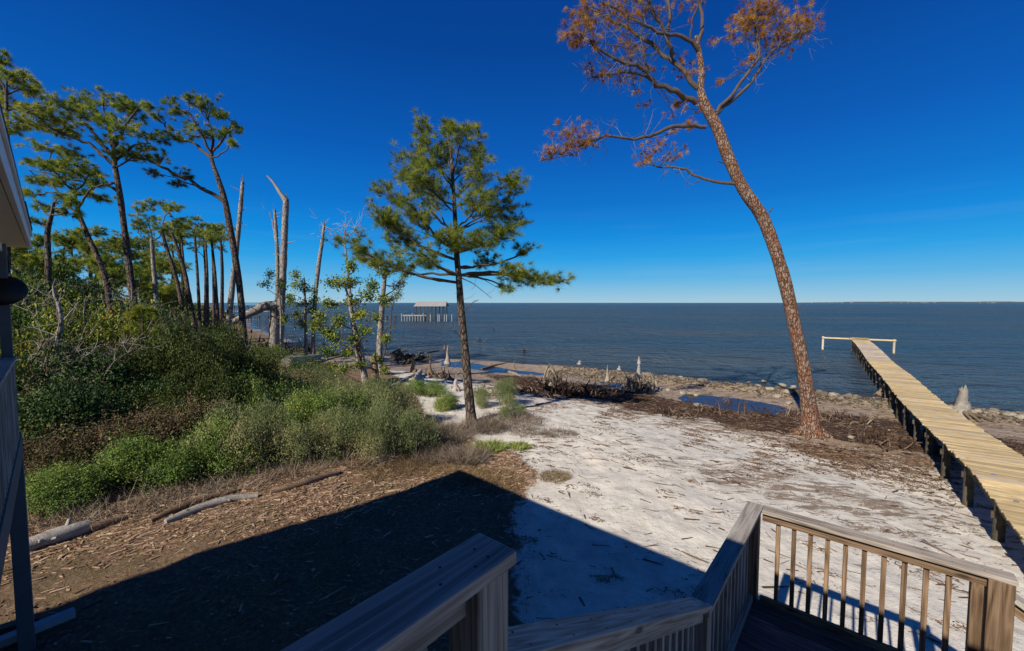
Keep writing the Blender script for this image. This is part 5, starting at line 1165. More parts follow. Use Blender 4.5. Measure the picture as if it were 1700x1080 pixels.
left += [('W', 75, 9.9, 1.0, 1.5, 'brown leafless tangle just above the first green shrub'), ('W', 140, 10.4, 1.1, 1.7, 'brown shaded tangle behind the low green shrub'), ('W', 205, 11.0, 1.1, 1.7, 'dark brown tangle in the shade under the mound, left part'), ('W', 265, 11.4, 1.1, 1.8, 'dark brown tangle in the shade under the mound, middle part'), ('W', 335, 12.0, 1.0, 1.9, 'brown tangle in the shade under the mound, right part'), ('W', 120, 12.3, 1.2, 2.5, 'reddish brown bush with pale seed heads in the shaded thicket'), ('W', 180, 16.5, 1.3, 3.4, 'bare brown bush between the dull green shrubs near the twisted trunk'), ('W', 455, 21.0, 1.2, 1.6, 'bare brown brush below the broken dead trunk')]
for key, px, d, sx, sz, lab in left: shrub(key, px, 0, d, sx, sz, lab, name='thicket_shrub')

# undergrowth that fills the gaps of the thicket, and the far wood
def veg_mass(name, n, pts_fn, ll, lw, mat, label, seed, up=0.4):
    rs = np.random.default_rng(seed); c = pts_fn(rs, n); g = Geo(); leaves(g, c, np.tile([0, 0, up], (len(c), 1)), ll, lw, rs, None, 1.0)
    tag(gobj(name, g, M[mat], None, False), label, 'undergrowth', kind='stuff')
def ug(rs, n):
    x = rs.uniform(-26, -2.2, n * 3); y = rs.uniform(8.5, 34, n * 3); s = shore_s(x, y); lim = np.interp(y, [8, 10, 11.5, 13, 16, 20, 26, 34], [-8.6, -6.8, -4.5, -3.6, -4.6, -7.5, -11, -15])
    ok = (x < lim) & (s > 6) & (np.abs(x / y) < 1.4); x = x[ok][:n]; y = y[ok][:n]; lim = lim[ok][:n]
    k = rs.integers(max(3, len(x) // 30), size=len(x)); x = x[k] + rs.normal(size=len(x)) * 0.22; y = y[k] + rs.normal(size=len(x)) * 0.22
    h = (0.35 + 1.1 * smooth01((np.interp(y, [8, 10, 11.5, 13, 16, 20, 26, 34], [-8.6, -6.8, -4.5, -3.6, -4.6, -7.5, -11, -15]) - x) / 3)) * rs.random(len(x)) * (0.5 + fbm(x * 0.8, y * 0.8, 77) + 0.5)
    return np.stack([x, y, Z(x, y) + h], 1)
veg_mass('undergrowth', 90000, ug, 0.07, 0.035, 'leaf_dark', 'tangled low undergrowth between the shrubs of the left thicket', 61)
def farw(rs, n):
    k = n // 60; cx = rs.uniform(-400, -30, k); cy = rs.uniform(50, 420, k); s = shore_s(cx, cy); ok = (s > 5) & (cx / cy > -1.5) & (s < 70); cx, cy, s = cx[ok], cy[ok], s[ok]
    hh = np.clip(1.2 + s * 0.12, 1, 7) * (0.7 + 0.6 * rs.random(len(cx)))
    i = rs.integers(len(cx), size=n); r = hh[i] * 0.5
    u = rs.normal(size=(n, 3)) * 0.5
    return np.stack([cx[i] + u[:, 0] * r * 1.6, cy[i] + u[:, 1] * r * 1.6, Z(cx[i], cy[i]) + hh[i] * 0.5 + np.abs(u[:, 2]) * r * 1.1 - r * 0.6], 1)
veg_mass('distant_woods', 60000, farw, 0.75, 0.5, 'leaf_dark', 'distant low woods along the shore behind the pine trunks', 62)

# dry grey brush and grass
def brush(name, px, py, n, R, Hh, mat, label, seed, w=0.007, flat=1.0, blade=True, cat='dry brush'):
    rs = np.random.default_rng(seed); b = ground_pt(px, py); g = Geo()
    a = rs.uniform(0, 2 * math.pi, n); r = R * rs.random(n) ** 0.6; c = np.stack([b[0] + r * np.cos(a), b[1] + r * np.sin(a) * flat, 0 * r], 1); c[:, 2] = Z(c[:, 0], c[:, 1]) - 0.02
    d = rs.normal(size=(n, 3)) * 0.55; d[:, 0] += np.cos(a) * 0.4; d[:, 1] += np.sin(a) * 0.4; d[:, 2] = np.abs(d[:, 2]) + 0.35; d = unit(d); l = Hh * (0.4 + 0.8 * rs.random(n))
    s = unit(np.cross(d, rs.normal(size=(n, 3)))); mid = c + d * l[:, None] * 0.55; tip = mid + unit(d + rs.normal(size=(n, 3)) * 0.35 - np.array([0, 0, 0.35])) * l[:, None] * 0.5
    V = np.stack([c - s * w * .5, c + s * w * .5, mid + s * w * .4, tip, mid - s * w * .4], 1).reshape(-1, 3)
    i = np.arange(n)[:, None] * 5; F4 = np.concatenate([i + 0, i + 1, i + 2, i + 4], 1); F3 = np.concatenate([i + 4, i + 2, i + 3], 1)
    tt = np.repeat(rs.random(n), 5); g.add(V, F4, tt); g.f.append(F3); o = gobj(name, g, M[mat], None, False); tag(o, label, cat, kind='stuff' if name == 'dry_grass' else None); return o
brush('dry_brush', 690, 735, 2600, 1.1, 0.75, 'dry', 'grey brown heap of dry brush at the right end of the green bank', 1)
brush('dry_brush', 745, 722, 2200, 0.9, 0.6, 'dry', 'dry grey brush tangled at the foot of the young pine', 2)
brush('dry_brush', 850, 700, 2400, 1.2, 0.5, 'dry', 'dark grey dry brush on the sand right of the young pine', 3)
brush('dry_brush', 775, 765, 1300, 0.5, 0.65, 'dry', 'small upright grey brush clump in front of the young pine', 4)
brush('dry_brush', 805, 712, 1400, 0.7, 0.6, 'dry', 'reddish grey brush hugging the right side of the young pine foot', 70)
brush('dry_brush', 725, 760, 1600, 0.8, 0.5, 'dry', 'matted brown brush between the feathery bank and the young pine', 71)
brush('dry_brush', 905, 720, 1500, 1.2, 0.25, 'dry', 'thin spread of brown twigs on the sand beside the brush heap', 5, flat=0.5)
brush('dry_brush', 110, 868, 420, 0.7, 0.5, 'dry', 'bare brown stems arching below the green shrub near the porch', 60, w=0.008)
brush('dry_brush', 210, 850, 420, 0.7, 0.5, 'dry', 'tangle of dead brown stems above the rotten log', 61, w=0.008)
brush('dry_brush', 310, 826, 420, 0.7, 0.5, 'dry', 'brown dead stems under the tall green shrub', 62, w=0.008)
brush('dry_brush', 400, 806, 420, 0.7, 0.5, 'dry', 'dark brown stems below the grey green shrub', 63, w=0.008)
brush('dry_brush', 500, 784, 420, 0.7, 0.5, 'dry', 'brown dead stems at the foot of the feathery bank', 64, w=0.008)
brush('dry_brush', 600, 766, 420, 0.7, 0.5, 'dry', 'dry reddish stems under the broad feathery shrub', 65, w=0.008)
brush('grass_clump', 922, 792, 1800, 0.42, 0.16, 'grass', 'flattened brown grass clump on the white sand', 6, w=0.006, cat='grass clump')
brush('green_sprig', 862, 742, 700, 0.35, 0.22, 'leaf_bright', 'low bright green vine lying on the sand edge right of the young pine', 7, w=0.02, cat='ground vine')
brush('green_sprig', 812, 745, 1100, 0.5, 0.3, 'leaf_bright', 'low green creeper in front of the young pine trunk', 8, w=0.022, cat='ground vine')
brush('strappy_plant', 585, 712, 420, 0.22, 1.0, 'leaf_sage', 'pale fan of strappy leaves sticking out of the feathery bank', 9, w=0.02, cat='plant')
for i, (px, py, lab) in enumerate([(700, 775, 'rusty dry grass below the brush heap'), (760, 790, 'dry grass just beyond the roof shadow tip'), (820, 800, 'dry grass along the edge between litter and white sand'), (640, 780, 'pale straw coloured grass below the feathery bank')]):
    brush('grass_clump', px, py, 1700, 0.75, 0.22, 'grass', lab, 20 + i, w=0.007, cat='grass clump')
# short dry grass and stubble over the litter ground
rs = np.random.default_rng(31); n = 26000
x = rs.uniform(-13, 1.0, n); y = rs.uniform(4.2, 14.5, n); ok = x < np.interp(y, *XB) + 0.25 + 0.5 * fbm(x * 2, y * 2, 8); x, y = x[ok], y[ok]; n = len(x)
g = Geo(); c = np.stack([x, y, Z(x, y) - 0.01], 1); blades(g, c, np.tile([0, 0, 0.55], (n, 1)), 2, 0.085, 0.0065, rs, 1.5)
tag(gobj('dry_grass', g, M['grass'], None, False), 'short dry grass and stubble over the brown litter ground', 'grass', kind='stuff')

M['rootwood'] = tint_mat('weathered_root', [(0, (0.04, 0.03, 0.02)), (0.5, (0.15, 0.115, 0.08)), (1, (0.34, 0.29, 0.23))], sc=12)
# ------------------------------------------------------------------ logs, stumps, rocks
def log(name, pts, radii, mat, label, seed, cat='log', sides=11, rough=0.13, knots=3, lift=0.6):
    rs = np.random.default_rng(seed); P_ = []
    for (px, py), r in zip(pts, radii): b = ground_pt(px, py); P_.append(b + Uv * r * lift)
    m_ = int(np.clip(np.linalg.norm(P_[-1] - P_[0]) * 5, 6, 18)); p = smooth_path(P_, m_); r = np.interp(np.linspace(0, 1, m_), np.linspace(0, 1, len(radii)), radii)
    p = p + np.cumsum(rs.normal(size=p.shape), 0) * np.array([0.008, 0.008, 0.002]); r = r * (1 + 0.04 * rs.normal(size=m_)); g = Geo(); tube(g, p, r, sides, 0.5, rough, rs)
    for k in range(knots):
        i = rs.integers(1, m_ - 1); u = unit(rs.normal(size=3)); u[2] = abs(u[2]); tube(g, [p[i], p[i] + u * r[i] * 1.7], [r[i] * 0.4, r[i] * 0.2], 5, 0.5)
    o = gobj(name, g, M[mat]); tag(o, label, cat); return o
log('log', [(44, 915), (95, 899), (148, 882)], [0.13, 0.15, 0.12], 'drift', 'grey round log under the shrub by the left porch post', 1)
log('log', [(150, 884), (185, 872), (212, 862)], [0.09, 0.08, 0.05], 'driftbrown', 'short brown stub of log continuing the grey log', 2)
log('log', [(275, 870), (330, 848), (380, 832), (428, 824)], [0.06, 0.09, 0.08, 0.05], 'drift', 'long grey brown log lying at the foot of the green shrubs', 3)
log('log', [(250, 868), (300, 846), (352, 828), (395, 815)], [0.05, 0.09, 0.09, 0.05], 'driftbrown', 'orange brown rotten log behind the long grey one', 4)
log('log', [(450, 820), (500, 806), (562, 787)], [0.06, 0.09, 0.07], 'driftbrown', 'brown log below the feathery bank', 5)
log('log', [(475, 612), (510, 604), (550, 594), (590, 588)], [0.34, 0.34, 0.28, 0.2], 'drift', 'big pale fallen log behind the shrubs near the waterline', 6, sides=12, lift=1.3)
log('log', [(686, 640), (700, 622)], [0.16, 0.17], 'drift', 'pale leaning log end on the mound', 7, lift=1.5)
log('log', [(800, 613), (822, 607), (846, 602)], [0.09, 0.09, 0.07], 'driftbrown', 'dark straight log lying in the shallow water', 8)
log('log', [(786, 737), (806, 745)], [0.05, 0.04], 'drift', 'white sawn stick beside the young pine', 9, knots=0)
log('log', [(1568, 790), (1592, 782)], [0.03, 0.02], 'drift', 'pale stick in the shade under the pier', 10, knots=0)
log('log', [(1650, 681), (1680, 690), (1700, 697)], [0.07, 0.06, 0.04], 'drift', 'pale grey driftwood pole on the rocks right of the pier', 11)
log('log', [(840, 617), (856, 622), (868, 627)], [0.10, 0.12, 0.06], 'drift', 'short pale bleached log by the stranded roots', 12)
log('log', [(880, 622), (905, 634), (915, 640)], [0.06, 0.08, 0.05], 'driftbrown', 'brown log leading to the upturned root arch', 13)
log('log', [(612, 655), (660, 640), (690, 622)], [0.10, 0.12, 0.08], 'drift', 'grey log in the gap behind the feathery shrubs', 14)
log('log', [(1118, 684), (1140, 679)], [0.03, 0.04], 'drift', 'small pale curled driftwood at the edge of the dark wrack', 15)
def stump(px, py, h, r, label, seed, mat='drift', spike=0.0, roots=12, rr=0.6, cat='stump', top=0.6, lean=(0, 0)):
    rs = np.random.default_rng(seed); b = ground_pt(px, py); b[2] = max(b[2], 0.0); e = empty('tree_stump', b, label, cat)
    g = Geo(); n = 10; z = np.linspace(-0.25, h, n); path = np.stack([b[0] + lean[0] * z + rs.normal(size=n) * 0.015, b[1] + lean[1] * z + rs.normal(size=n) * 0.015, b[2] + z], 1)
    rad = r * (top + (1 - top) * (1 - np.clip(z / h, 0, 1)) ** 1.5) * (1 + 0.9 * np.exp(-np.clip(z, 0, 9) / (0.22 * h + 0.05)))
    tube(g, path, rad, 11, 0.5, 0.16, rs)
    for k in range(5):
        a = rs.uniform(0, 6.28); q = path[-1] + np.array([math.cos(a), math.sin(a), 0]) * r * top * 0.55; tube(g, [q - Uv * 0.1, q + Uv * (0.05 + spike * rs.random())], [r * 0.3, 0.01], 5)
    gobj('trunk', g, M[mat], e)
    if roots:
        g = Geo()
        for k in range(roots):
            a = rs.uniform(0, 6.28); u = np.array([math.cos(a), math.sin(a), 0]); l = rr * (0.5 + 0.8 * rs.random()); z0 = rs.uniform(0.05, 0.42) * min(h, 1.1)
            tube(g, smooth_path([b + Uv * z0, b + u * l * 0.5 + Uv * z0 * rs.uniform(0.3, 1.1) + rs.normal(size=3) * 0.06, b + u * l - Uv * 0.1 + rs.normal(size=3) * 0.05], 7), np.linspace(r * 0.42, 0.025, 7), 6, rs.random(), 0.2, rs)
        gobj('roots', g, M['rootwood'], e)
    return e
stump(1060, 645, 1.8, 0.34, 'pale spire stump on a mass of roots in front of the bay', 1, spike=0.4, roots=110, rr=0.95, top=0.22)
stump(1596, 690, 1.35, 0.32, 'tall pale grey stump on gnarled roots right of the pier', 2, spike=0.3, roots=30, rr=1.0, top=0.5)
stump(743, 603, 1.45, 0.2, 'white pointed stump standing in the shallow water', 3, spike=0.5, roots=4, rr=0.3, top=0.3)
stump(686, 618, 1.0, 0.17, 'dark slender stump near the wrecked timbers', 4, mat='driftbrown', spike=0.3, roots=6, rr=0.35, top=0.5)
stump(714, 622, 1.0, 0.12, 'dark split stump beside the pale leaning log', 5, mat='driftbrown', spike=0.5, roots=10, rr=0.5, top=0.5)
stump(1008, 632, 0.9, 0.12, 'small pale pointed stump at the left end of the rock ridge', 6, spike=0.3, roots=6, rr=0.3, top=0.4)
stump(1028, 614, 0.35, 0.12, 'stubby pale stump on the dark rock ridge', 7, roots=4, rr=0.3)
stump(962, 604, 0.3, 0.14, 'little stump at the water edge left of the rock ridge', 8, roots=4, rr=0.3)
stump(738, 579, 0.5, 0.12, 'tiny dark stump far out in the water', 9, mat='driftbrown', roots=0)
stump(1468, 655, 0.7, 0.25, 'square brown stump beside the pier where it meets the water', 10, mat='driftbrown', roots=10, rr=0.6, top=0.8)
stump(623, 640, 1.3, 0.22, 'short orange brown snapped trunk between the two leafy trees', 11, mat='driftbrown', spike=0.5, roots=4, top=0.7)
stump(757, 648, 0.6, 0.14, 'grey splintered stump left of the young pine', 12, roots=10, rr=0.5, spike=0.4)
stump(853, 612, 0.45, 0.08, 'dark spike stump in the shallows right of the young pine', 13, mat='driftbrown', roots=2, rr=0.2, spike=0.3)
# upturned root arch and root tangles
def roots_heap(px, py, R, Hh, n, label, seed, mat='drift', r=0.05, arch=False):
    rs = np.random.default_rng(seed); b = ground_pt(px, py); b[2] = max(b[2], 0); g = Geo()
    for k in range(n):
        a = rs.uniform(0, 6.28); u = np.array([math.cos(a), math.sin(a), 0]); q = b + u * R * rs.random() ** 0.5
        v = unit(rs.normal(size=3)); e = q + v * R * 0.55 + Uv * Hh * rs.random() * 0.8; m_ = (q + e) / 2 + Uv * Hh * 0.45 * rs.random() + rs.normal(size=3) * 0.08
        if arch and k < n // 3: q = b + np.array([-0.45 + rs.normal() * 0.1, 0, 0]); e = b + np.array([0.45 + rs.normal() * 0.12, rs.normal() * 0.2, 0]); m_ = b + np.array([rs.normal() * 0.1, 0, Hh * rs.uniform(1.3, 2.0)])
        tube(g, smooth_path([q - Uv * 0.06, m_, e], 8), np.linspace(r, r * 0.35, 8) * rs.uniform(0.5, 1.4), 5, rs.random(), 0.2, rs)
    return tag(gobj('root_tangle', g, M[mat]), label, 'roots')
roots_heap(914, 640, 0.8, 0.75, 60, 'pale upturned root arch on the tidal flat', 1, 'rootwood', 0.06, True)
roots_heap(1062, 648, 1.0, 0.9, 110, 'brown gnarled root mass under the pale spire stump', 11, 'rootwood', 0.08)
roots_heap(905, 652, 1.6, 0.5, 110, 'dark tangle of roots below the pale root arch', 2, 'wrack', 0.05)
roots_heap(960, 655, 1.4, 0.35, 80, 'dark low root tangle at the start of the wrack', 3, 'wrack', 0.045)
roots_heap(1175, 682, 1.0, 0.3, 90, 'spiky dark roots on the near edge of the tide pool', 4, 'wrack', 0.02)
roots_heap(735, 628, 0.9, 0.35, 50, 'brown roots heaped on the mound left of the young pine', 5, 'beachlit', 0.05)
roots_heap(1215, 668, 0.6, 0.3, 24, 'thin dark root spikes standing in the tide pool', 6, 'wrack', 0.018)
for i_, (px_, py_, R_, H_, n_, l_) in enumerate([(1332, 694, 0.9, 0.3, 60, 'dark roots just left of the leaning pine base'), (1120, 690, 1.0, 0.25, 60, 'thin dark roots in the wrack below the spire stump'), (1005, 652, 1.1, 0.3, 60, 'brown roots between the root tangle and the rock ridge'), (868, 640, 0.8, 0.35, 50, 'brown roots at the left foot of the root arch'), (1405, 700, 1.0, 0.25, 60, 'dark root litter right of the leaning pine'), (1470, 735, 1.0, 0.22, 60, 'reddish brown root litter next to the pier piles'), (800, 655, 0.8, 0.4, 45, 'grey brown roots right behind the young pine trunk'), (1255, 690, 0.9, 0.22, 50, 'low dark root spikes on the near bank of the tide pool')]):
    roots_heap(px_, py_, R_, H_, n_, l_, 30 + i_, 'wrack' if i_ % 2 else 'beachlit', 0.03)
# wrecked timbers in the water
wk = empty('wrecked_dock', ground_pt(680, 603) * np.array([1, 1, 0]), 'dark wrecked dock timbers lying in the shallows', 'wreckage'); rs = np.random.default_rng(44)
for k in range(34):
    a = D(rs.uniform(652, 722), 590, rs.uniform(38, 44)); a[2] = rs.uniform(0.1, 0.75); u = unit(np.array([rs.normal(), rs.normal() * 0.5, rs.normal() * 0.25])); L = rs.uniform(0.5, 1.9)
    board('timber', tuple(a - u * L / 2), tuple(a + u * L / 2), 0.16, 0.14, M['pile'], wk, bev=0)
    if k % 3 == 0: board('timber', (a[0], a[1], -0.4), (a[0] + rs.normal() * 0.1, a[1], a[2] + 0.1), 0.16, 0.16, M['pile'], wk, up=(0, 1, 0), bev=0)
# dark roots and driftwood heap at the foot of the dead trunks
roots_heap(440, 590, 2.6, 1.1, 90, 'dark driftwood and roots at the feet of the dead trunks', 7, 'wrack', 0.10)
roots_heap(498, 582, 2.2, 0.7, 60, 'dark driftwood heap at the waterline beside the dead trunks', 8, 'wrack', 0.09)
for i, (px, py) in enumerate([(820, 548), (560, 560), (585, 552), (538, 572), (796, 565), (870, 585), (610, 563)]):
    labs = ['lone tiny dark snag far out in the bay', 'dark snag poking from the bay between dead trunks', 'far dark snag in the bay below the long pier', 'dark snag close to the shore by the slender leafy tree', 'tiny snag just right of the young pine trunk', 'low snag in the water off the flat', 'small dark snag left of the vine clad trunk']
    b = P(px, py, 0.0); rs = np.random.default_rng(80 + i); g = Geo()
    for k in range(3): tube(g, [b - Uv * 0.4, b + Uv * 0.1 + rs.normal(size=3) * 0.12, b + rs.normal(size=3) * 0.3 + Uv * 0.15], [0.10, 0.08, 0.03], 6, 0.3, 0.2, rs)
    tag(gobj('water_snag', g, M['wrack']), labs[i], 'snag')

# rocks
def rock_mesh(seed, mat):
    rs = np.random.default_rng(seed); bm = bmesh.new(); bmesh.ops.create_icosphere(bm, subdivisions=2, radius=1.0)
    ph = rs.uniform(0, 10, 6)
    cuts = [(unit(rs.normal(size=3)), rs.uniform(0.62, 0.9)) for _ in range(7)]
    for v in bm.verts:
        p = np.array(v.co)
        for n_, d_ in cuts:
            q = p @ n_
            if q > d_: p = p - n_ * (q - d_) * 0.85
        p = p * (1 + 0.08 * math.sin(p[0] * 4 + ph[0]) * math.sin(p[1] * 5 + ph[1])); v.co = Vector(p)
    me = bpy.data.meshes.new('rock'); bm.to_mesh(me); bm.free(); me.materials.append(mat)
    at = me.attributes.new('tint', 'FLOAT', 'POINT'); at.data.foreach_set('value', np.full(len(me.vertices), rs.uniform(0.4, 1.0), np.float32)); return me
M['rock_pale'] = plain('pale_rock', (0.27, 0.235, 0.18), 0.85, 0.35, 14, 0.2)
rm_dark = [rock_mesh(i, M['rock']) for i in range(6)]; rm_pale = [rock_mesh(20 + i, M['rock_pale']) for i in range(4)]
def rock(px, py, wpx, label, pale, seed, group=None):
    rs = np.random.default_rng(seed); b = ground_pt(px, py); b[2] = max(b[2], 0.0); r = wpx / FPX * b[1] / 2
    o = bpy.data.objects.new('rock', (rm_pale if pale else rm_dark)[rs.integers(4)]); COL.objects.link(o); o.location = (b[0], b[1], b[2] + r * 0.18)
    o.rotation_euler = (rs.normal() * 0.2, rs.normal() * 0.2, rs.uniform(0, 6.28)); o.scale = (r, r * rs.uniform(0.75, 1), r * rs.uniform(0.45, 0.65)); tag(o, label, 'rock', group)
pale_rocks = [(1258, 641, 12, 'at the left end of the pale cluster behind the leaning pine'), (1279, 647, 16, 'largest of the pale cluster on the rock ridge'), (1298, 640, 15, 'upper right of the pale cluster'), (1308, 652, 16, 'lower right of the pale cluster nearest the leaning pine'), (1268, 634, 10, 'on the crest of the ridge above the pale cluster'),
    (1244, 636, 9, 'small one at the water side of the pale cluster'), (1290, 659, 14, 'nearest the pool of the pale cluster'), (1317, 644, 12, 'just left of the leaning pine trunk'), (1133, 653, 13, 'left one of three on the flat beside the tide pool'), (1146, 655, 11, 'middle one of three on the flat beside the tide pool'), (1155, 656, 10, 'right one of three on the flat beside the tide pool'),
    (1139, 629, 9, 'on the ridge above the three flat ones'), (1130, 626, 8, 'tiny one on the ridge'), (1309, 670, 13, 'by the dark wrack left of the leaning pine'), (1383, 656, 14, 'right of the leaning pine trunk by the water'), (1412, 727, 14, 'half buried in the wrack right of the leaning pine'), (1109, 648, 9, 'beside the root mass of the spire stump'),
    (1622, 684, 14, 'against the tall stump'), (1650, 687, 16, 'right of the tall stump'), (1676, 690, 20, 'biggest one right of the tall stump'), (1696, 694, 18, 'at the right edge of the view'), (1158, 675, 18, 'rounded mossy one among the root spikes by the pool')]
for i, (px, py, w, l) in enumerate(pale_rocks): rock(px, py, w, 'pale rock ' + l, True, 700 + i)
# the dark ridge: bigger rocks one by one, the rubble between them as stuff
rs = np.random.default_rng(55); ridge = [(26, 20.6), (20, 25), (5.3, 36.7)]
def on_ridge(t, off):
    a, b_ = (np.array(ridge[0]), np.array(ridge[1])) if t < 0.3 else (np.array(ridge[1]), np.array(ridge[2])); f = t / 0.3 if t < 0.3 else (t - 0.3) / 0.7
    p = a + (b_ - a) * f; n_ = np.array([-(b_ - a)[1], (b_ - a)[0]]); n_ = n_ / np.linalg.norm(n_); n_ = n_ if n_[1] < 0 else -n_
    return p + n_ * off
for k in range(110):
    t = rs.random(); q = on_ridge(t, rs.normal() * 0.55 + 0.9 + (1.8 if t > 0.75 and rs.random() < 0.7 else 0)); z = gz(q[0], q[1]); r = rs.uniform(0.14, 0.30)
    o = bpy.data.objects.new('rock', rm_dark[rs.integers(6)]); COL.objects.link(o); o.location = (q[0], q[1], max(z, 0) + 0.05); o.rotation_euler = (rs.normal() * .2, rs.normal() * .2, rs.uniform(0, 6.28)); o.scale = (r, r * 0.85, r * rs.uniform(0.45, 0.75))
    tag(o, 'dark weed covered rock of the ridge between the flat and the bay', 'rock', 'dark rocks of the shoreline ridge')
for k in range(26):
    q = np.array([26.5, 20.2]) + np.array([0.62, -0.55]) * rs.uniform(0, 9) + rs.normal(size=2) * 0.35; z = gz(q[0], q[1]); r = rs.uniform(0.16, 0.34)
    o = bpy.data.objects.new('rock', rm_dark[rs.integers(6)]); COL.objects.link(o); o.location = (q[0], q[1], max(z, 0) + 0.05); o.rotation_euler = (0, 0, rs.uniform(0, 6.28)); o.scale = (r, r * 0.85, r * 0.6)
    tag(o, 'dark rock of the bank right of the pier', 'rock', 'dark rocks right of the pier')
bm = bmesh.new(); bmesh.ops.create_icosphere(bm, subdivisions=1, radius=1.0); base_v = np.array([v.co for v in bm.verts]); base_f = np.array([[v.index for v in f.verts] for f in bm.faces]); bm.free()
def pebbles(name, n, fn, smin, smax, mat, label, seed, cat='rubble'):
    rs = np.random.default_rng(seed); c = fn(rs, n); n = len(c); s = rs.uniform(smin, smax, n)[:, None, None] * rs.uniform(0.6, 1.1, (n, 1, 3)) * np.array([1, 1, 0.6])
    V = base_v[None] * s * (1 + 0.22 * rs.normal(size=(n, 12, 1))); V = V + c[:, None, :]; F = base_f[None] + np.arange(n)[:, None, None] * 12
    g = Geo(); g.add(V.reshape(-1, 3), F.reshape(-1, 3), np.repeat(rs.random(n), 12)); tag(gobj(name, g, M[mat], None, False), label, cat, kind='stuff')
def rub(rs, n):
    t = rs.random(n); q = np.array([on_ridge(a, b) for a, b in zip(t, rs.normal(size=n) * 0.7 + 0.8 + (t > 0.72) * rs.random(n) * 3.0)]); return np.stack([q[:, 0], q[:, 1], np.maximum(Z(q[:, 0], q[:, 1]), -0.02) + 0.02], 1)
pebbles('rubble', 5200, rub, 0.03, 0.11, 'rock', 'dark rubble of small stones along the shoreline ridge', 91)
def flatpeb(rs, n):
    x = rs.uniform(3, 26, n * 4); y = rs.uniform(14, 36, n * 4); s = shore_s(x, y); ok = (s > 1.5) & (s < 8) & (fbm(x * 0.5, y * 0.5, 13) > 0.03); x, y = x[ok][:n], y[ok][:n]; z = Z(x, y); k = z > -0.03; return np.stack([x[k], y[k], z[k] + 0.01], 1)
pebbles('flat_pebbles', 1600, flatpeb, 0.02, 0.07, 'rock', 'scattered small stones on the tidal flat', 92)

# ------------------------------------------------------------------ litter lying on the ground
def scatter(name, n, fn, L, W, mat, label, seed, dirang=None, spread=0.5, T=0.4, cat='litter', zoff=0.005, jz=0.12, bias=1.0):
    rs = np.random.default_rng(seed); x, y = fn(rs, n); n = len(x); a = (rs.uniform(0, math.pi, n) if dirang is None else dirang + spread * rs.normal(size=n))
    l = L[0] + (L[1] - L[0]) * rs.random(n) ** 2.5; w = W[0] + (W[1] - W[0]) * rs.random(n) ** 2
    d = np.stack([np.cos(a), np.sin(a), 0.10 * rs.normal(size=n)], 1); c = np.stack([x, y, Z(x, y) + w * T * 0.5 + zoff], 1); g = Geo()
    many_boxes(g, c, d, l, w, w * T, rs, jz, rs.random(n) ** bias); tag(gobj(name, g, M[mat], None, False), label, cat, kind='stuff')
def inlit(rs, n):
    x = rs.uniform(-13, 1.2, n * 3); y = rs.uniform(5.0, 14.0, n * 3); e = np.interp(y, *XB) + 0.5 * fbm(x * 1.5, y * 1.5, 9)
    # chips lie thick in a belt along the shrubs, thin out towards the house
    belt = np.interp(x, [-10, -6, -3, 0], [7.0, 8.6, 10.6, 11.5]); dens = np.clip(1.1 - np.abs(y - belt) / np.where(y > belt, 2.2, 1.9), 0.06, 1) * (0.6 + 1.6 * np.clip(fbm(x * 0.9, y * 0.9, 19) + 0.25, 0, 1))
    ok = (x < e) & (rs.random(n * 3) < dens); return x[ok][:n], y[ok][:n]
scatter('wood_chips', 30000, inlit, (0.02, 0.24), (0.004, 0.038), 'chips', 'splintered wood chips and bark strewn over the brown ground', 101, math.radians(28), 0.75)
scatter('broken_sticks', 420, inlit, (0.15, 0.6), (0.010, 0.035), 'chips', 'longer broken sticks among the wood chips', 102, math.radians(30), 0.45, T=0.8, bias=0.7)
def inwrack(rs, n):
    x = rs.uniform(-4, 24, n * 6); y = rs.uniform(9, 36, n * 6); s = shore_s(x, y) + 1.3 * fbm(x * 0.16, y * 0.16, 3, 3); m_ = wrack_m(x, y, s) * (0.4 + 0.9 * rs.random(len(x))); m2 = gauss(x, y, 11.5, 14.2, 2.0, 1.1) * 0.7
    ok = rs.random(len(x)) < np.maximum(m_, m2); return x[ok][:n], y[ok][:n]
scatter('wrack_litter', 17000, inwrack, (0.05, 0.34), (0.010, 0.04), 'wrack', 'dark brown wrack of reeds and twigs above the tidal flat', 103, math.radians(-35), 0.8, T=0.7, jz=0.3, zoff=0.015)
def inpine(rs, n):
    x = rs.uniform(7, 16, n * 3); y = rs.uniform(11, 19, n * 3); ok = rs.random(len(x)) < gauss(x, y, 11.6, 14.4, 2.4, 1.4); return x[ok][:n], y[ok][:n]
scatter('pine_straw', 4000, inpine, (0.05, 0.25), (0.006, 0.02), 'chips', 'brown straw and bark around the foot of the leaning pine', 104, None, T=0.6, bias=1.6)
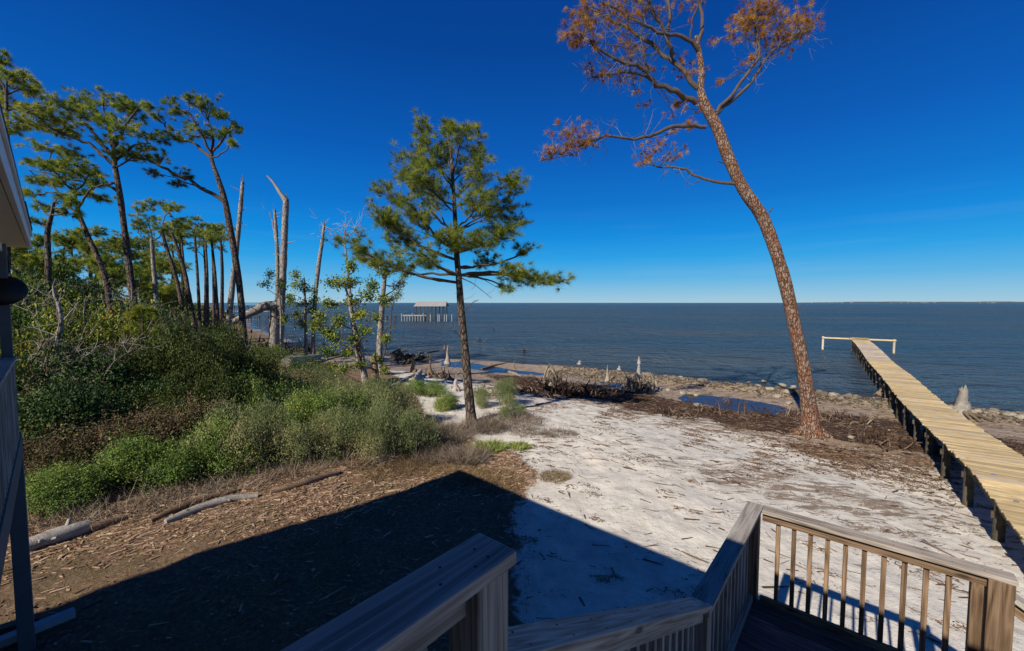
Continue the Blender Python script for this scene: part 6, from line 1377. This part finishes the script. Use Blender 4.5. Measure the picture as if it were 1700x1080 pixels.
def onbeach(rs, n):
    x = rs.uniform(-1.5, 22, n * 8); y = rs.uniform(5.5, 26, n * 8); s = shore_s(x, y); N = fbm(x * 0.42 * .6 + y * .42 * .6, (y * .75 - x * .7) * 1.1, 7, 4)
    dens = np.clip(0.02 + smooth01((19 - s) / 8) * 0.5 * smooth01((N + 0.02) * 6) + 0.10 * smooth01((N - 0.05) * 8), 0, 1)
    ok = (rs.random(len(x)) < dens) & (x > np.interp(y, *XB) - 0.2) & (s > 8.5); return x[ok][:n], y[ok][:n]
scatter('beach_litter', 14000, onbeach, (0.03, 0.42), (0.006, 0.03), 'beachlit', 'thin dark twigs and bark flakes scattered over the white sand', 105, math.radians(-33), 0.6, T=0.5)
def clusters(rs, n):
    k = n // 26; cx, cy = onbeach(rs, k); k = len(cx); i = rs.integers(k, size=n); r = rs.uniform(0.08, 0.4, k)[i]; a = rs.uniform(0, 6.28, n); q = rs.random(n) ** 0.6 * r
    u = q * np.cos(a) * 1.7; v = q * np.sin(a) * 0.6; c, s_ = math.cos(-0.6), math.sin(-0.6); return cx[i] + u * c - v * s_, cy[i] + u * s_ + v * c
scatter('beach_tufts', 32000, clusters, (0.03, 0.16), (0.005, 0.018), 'beachlit', 'little drifts of brown needles and twigs on the white sand', 106, math.radians(-33), 0.9, T=0.6, jz=0.3)
def fewbeach(rs, n):
    x = rs.uniform(2, 12, n); y = rs.uniform(6.5, 15, n); ok = x > 1.0; return x[ok], y[ok]
scatter('beach_sticks', 70, fewbeach, (0.25, 0.75), (0.015, 0.04), 'beachlit', 'separate longer sticks and bark strips on the white sand', 107, math.radians(-30), 0.35, T=0.5)
# lumber on the ground at the lower left, and two small items in the litter
lb_ = empty('stacked_lumber', ground_pt(70, 1050), 'two grey treated boards lying on the ground at the lower left corner', 'lumber')
a = ground_pt(15, 1078); b_ = ground_pt(125, 1030)
board('board', tuple(a - unit(b_ - a) * 1.2 + Uv * 0.12), tuple(b_ + Uv * 0.12), 0.14, 0.09, M['siding'], lb_)
a = ground_pt(10, 1056); b_ = ground_pt(68, 1036); board('board', tuple(a - unit(b_ - a) * 1.2 + Uv * 0.08), tuple(b_ + Uv * 0.08), 0.14, 0.09, M['pile'], lb_)
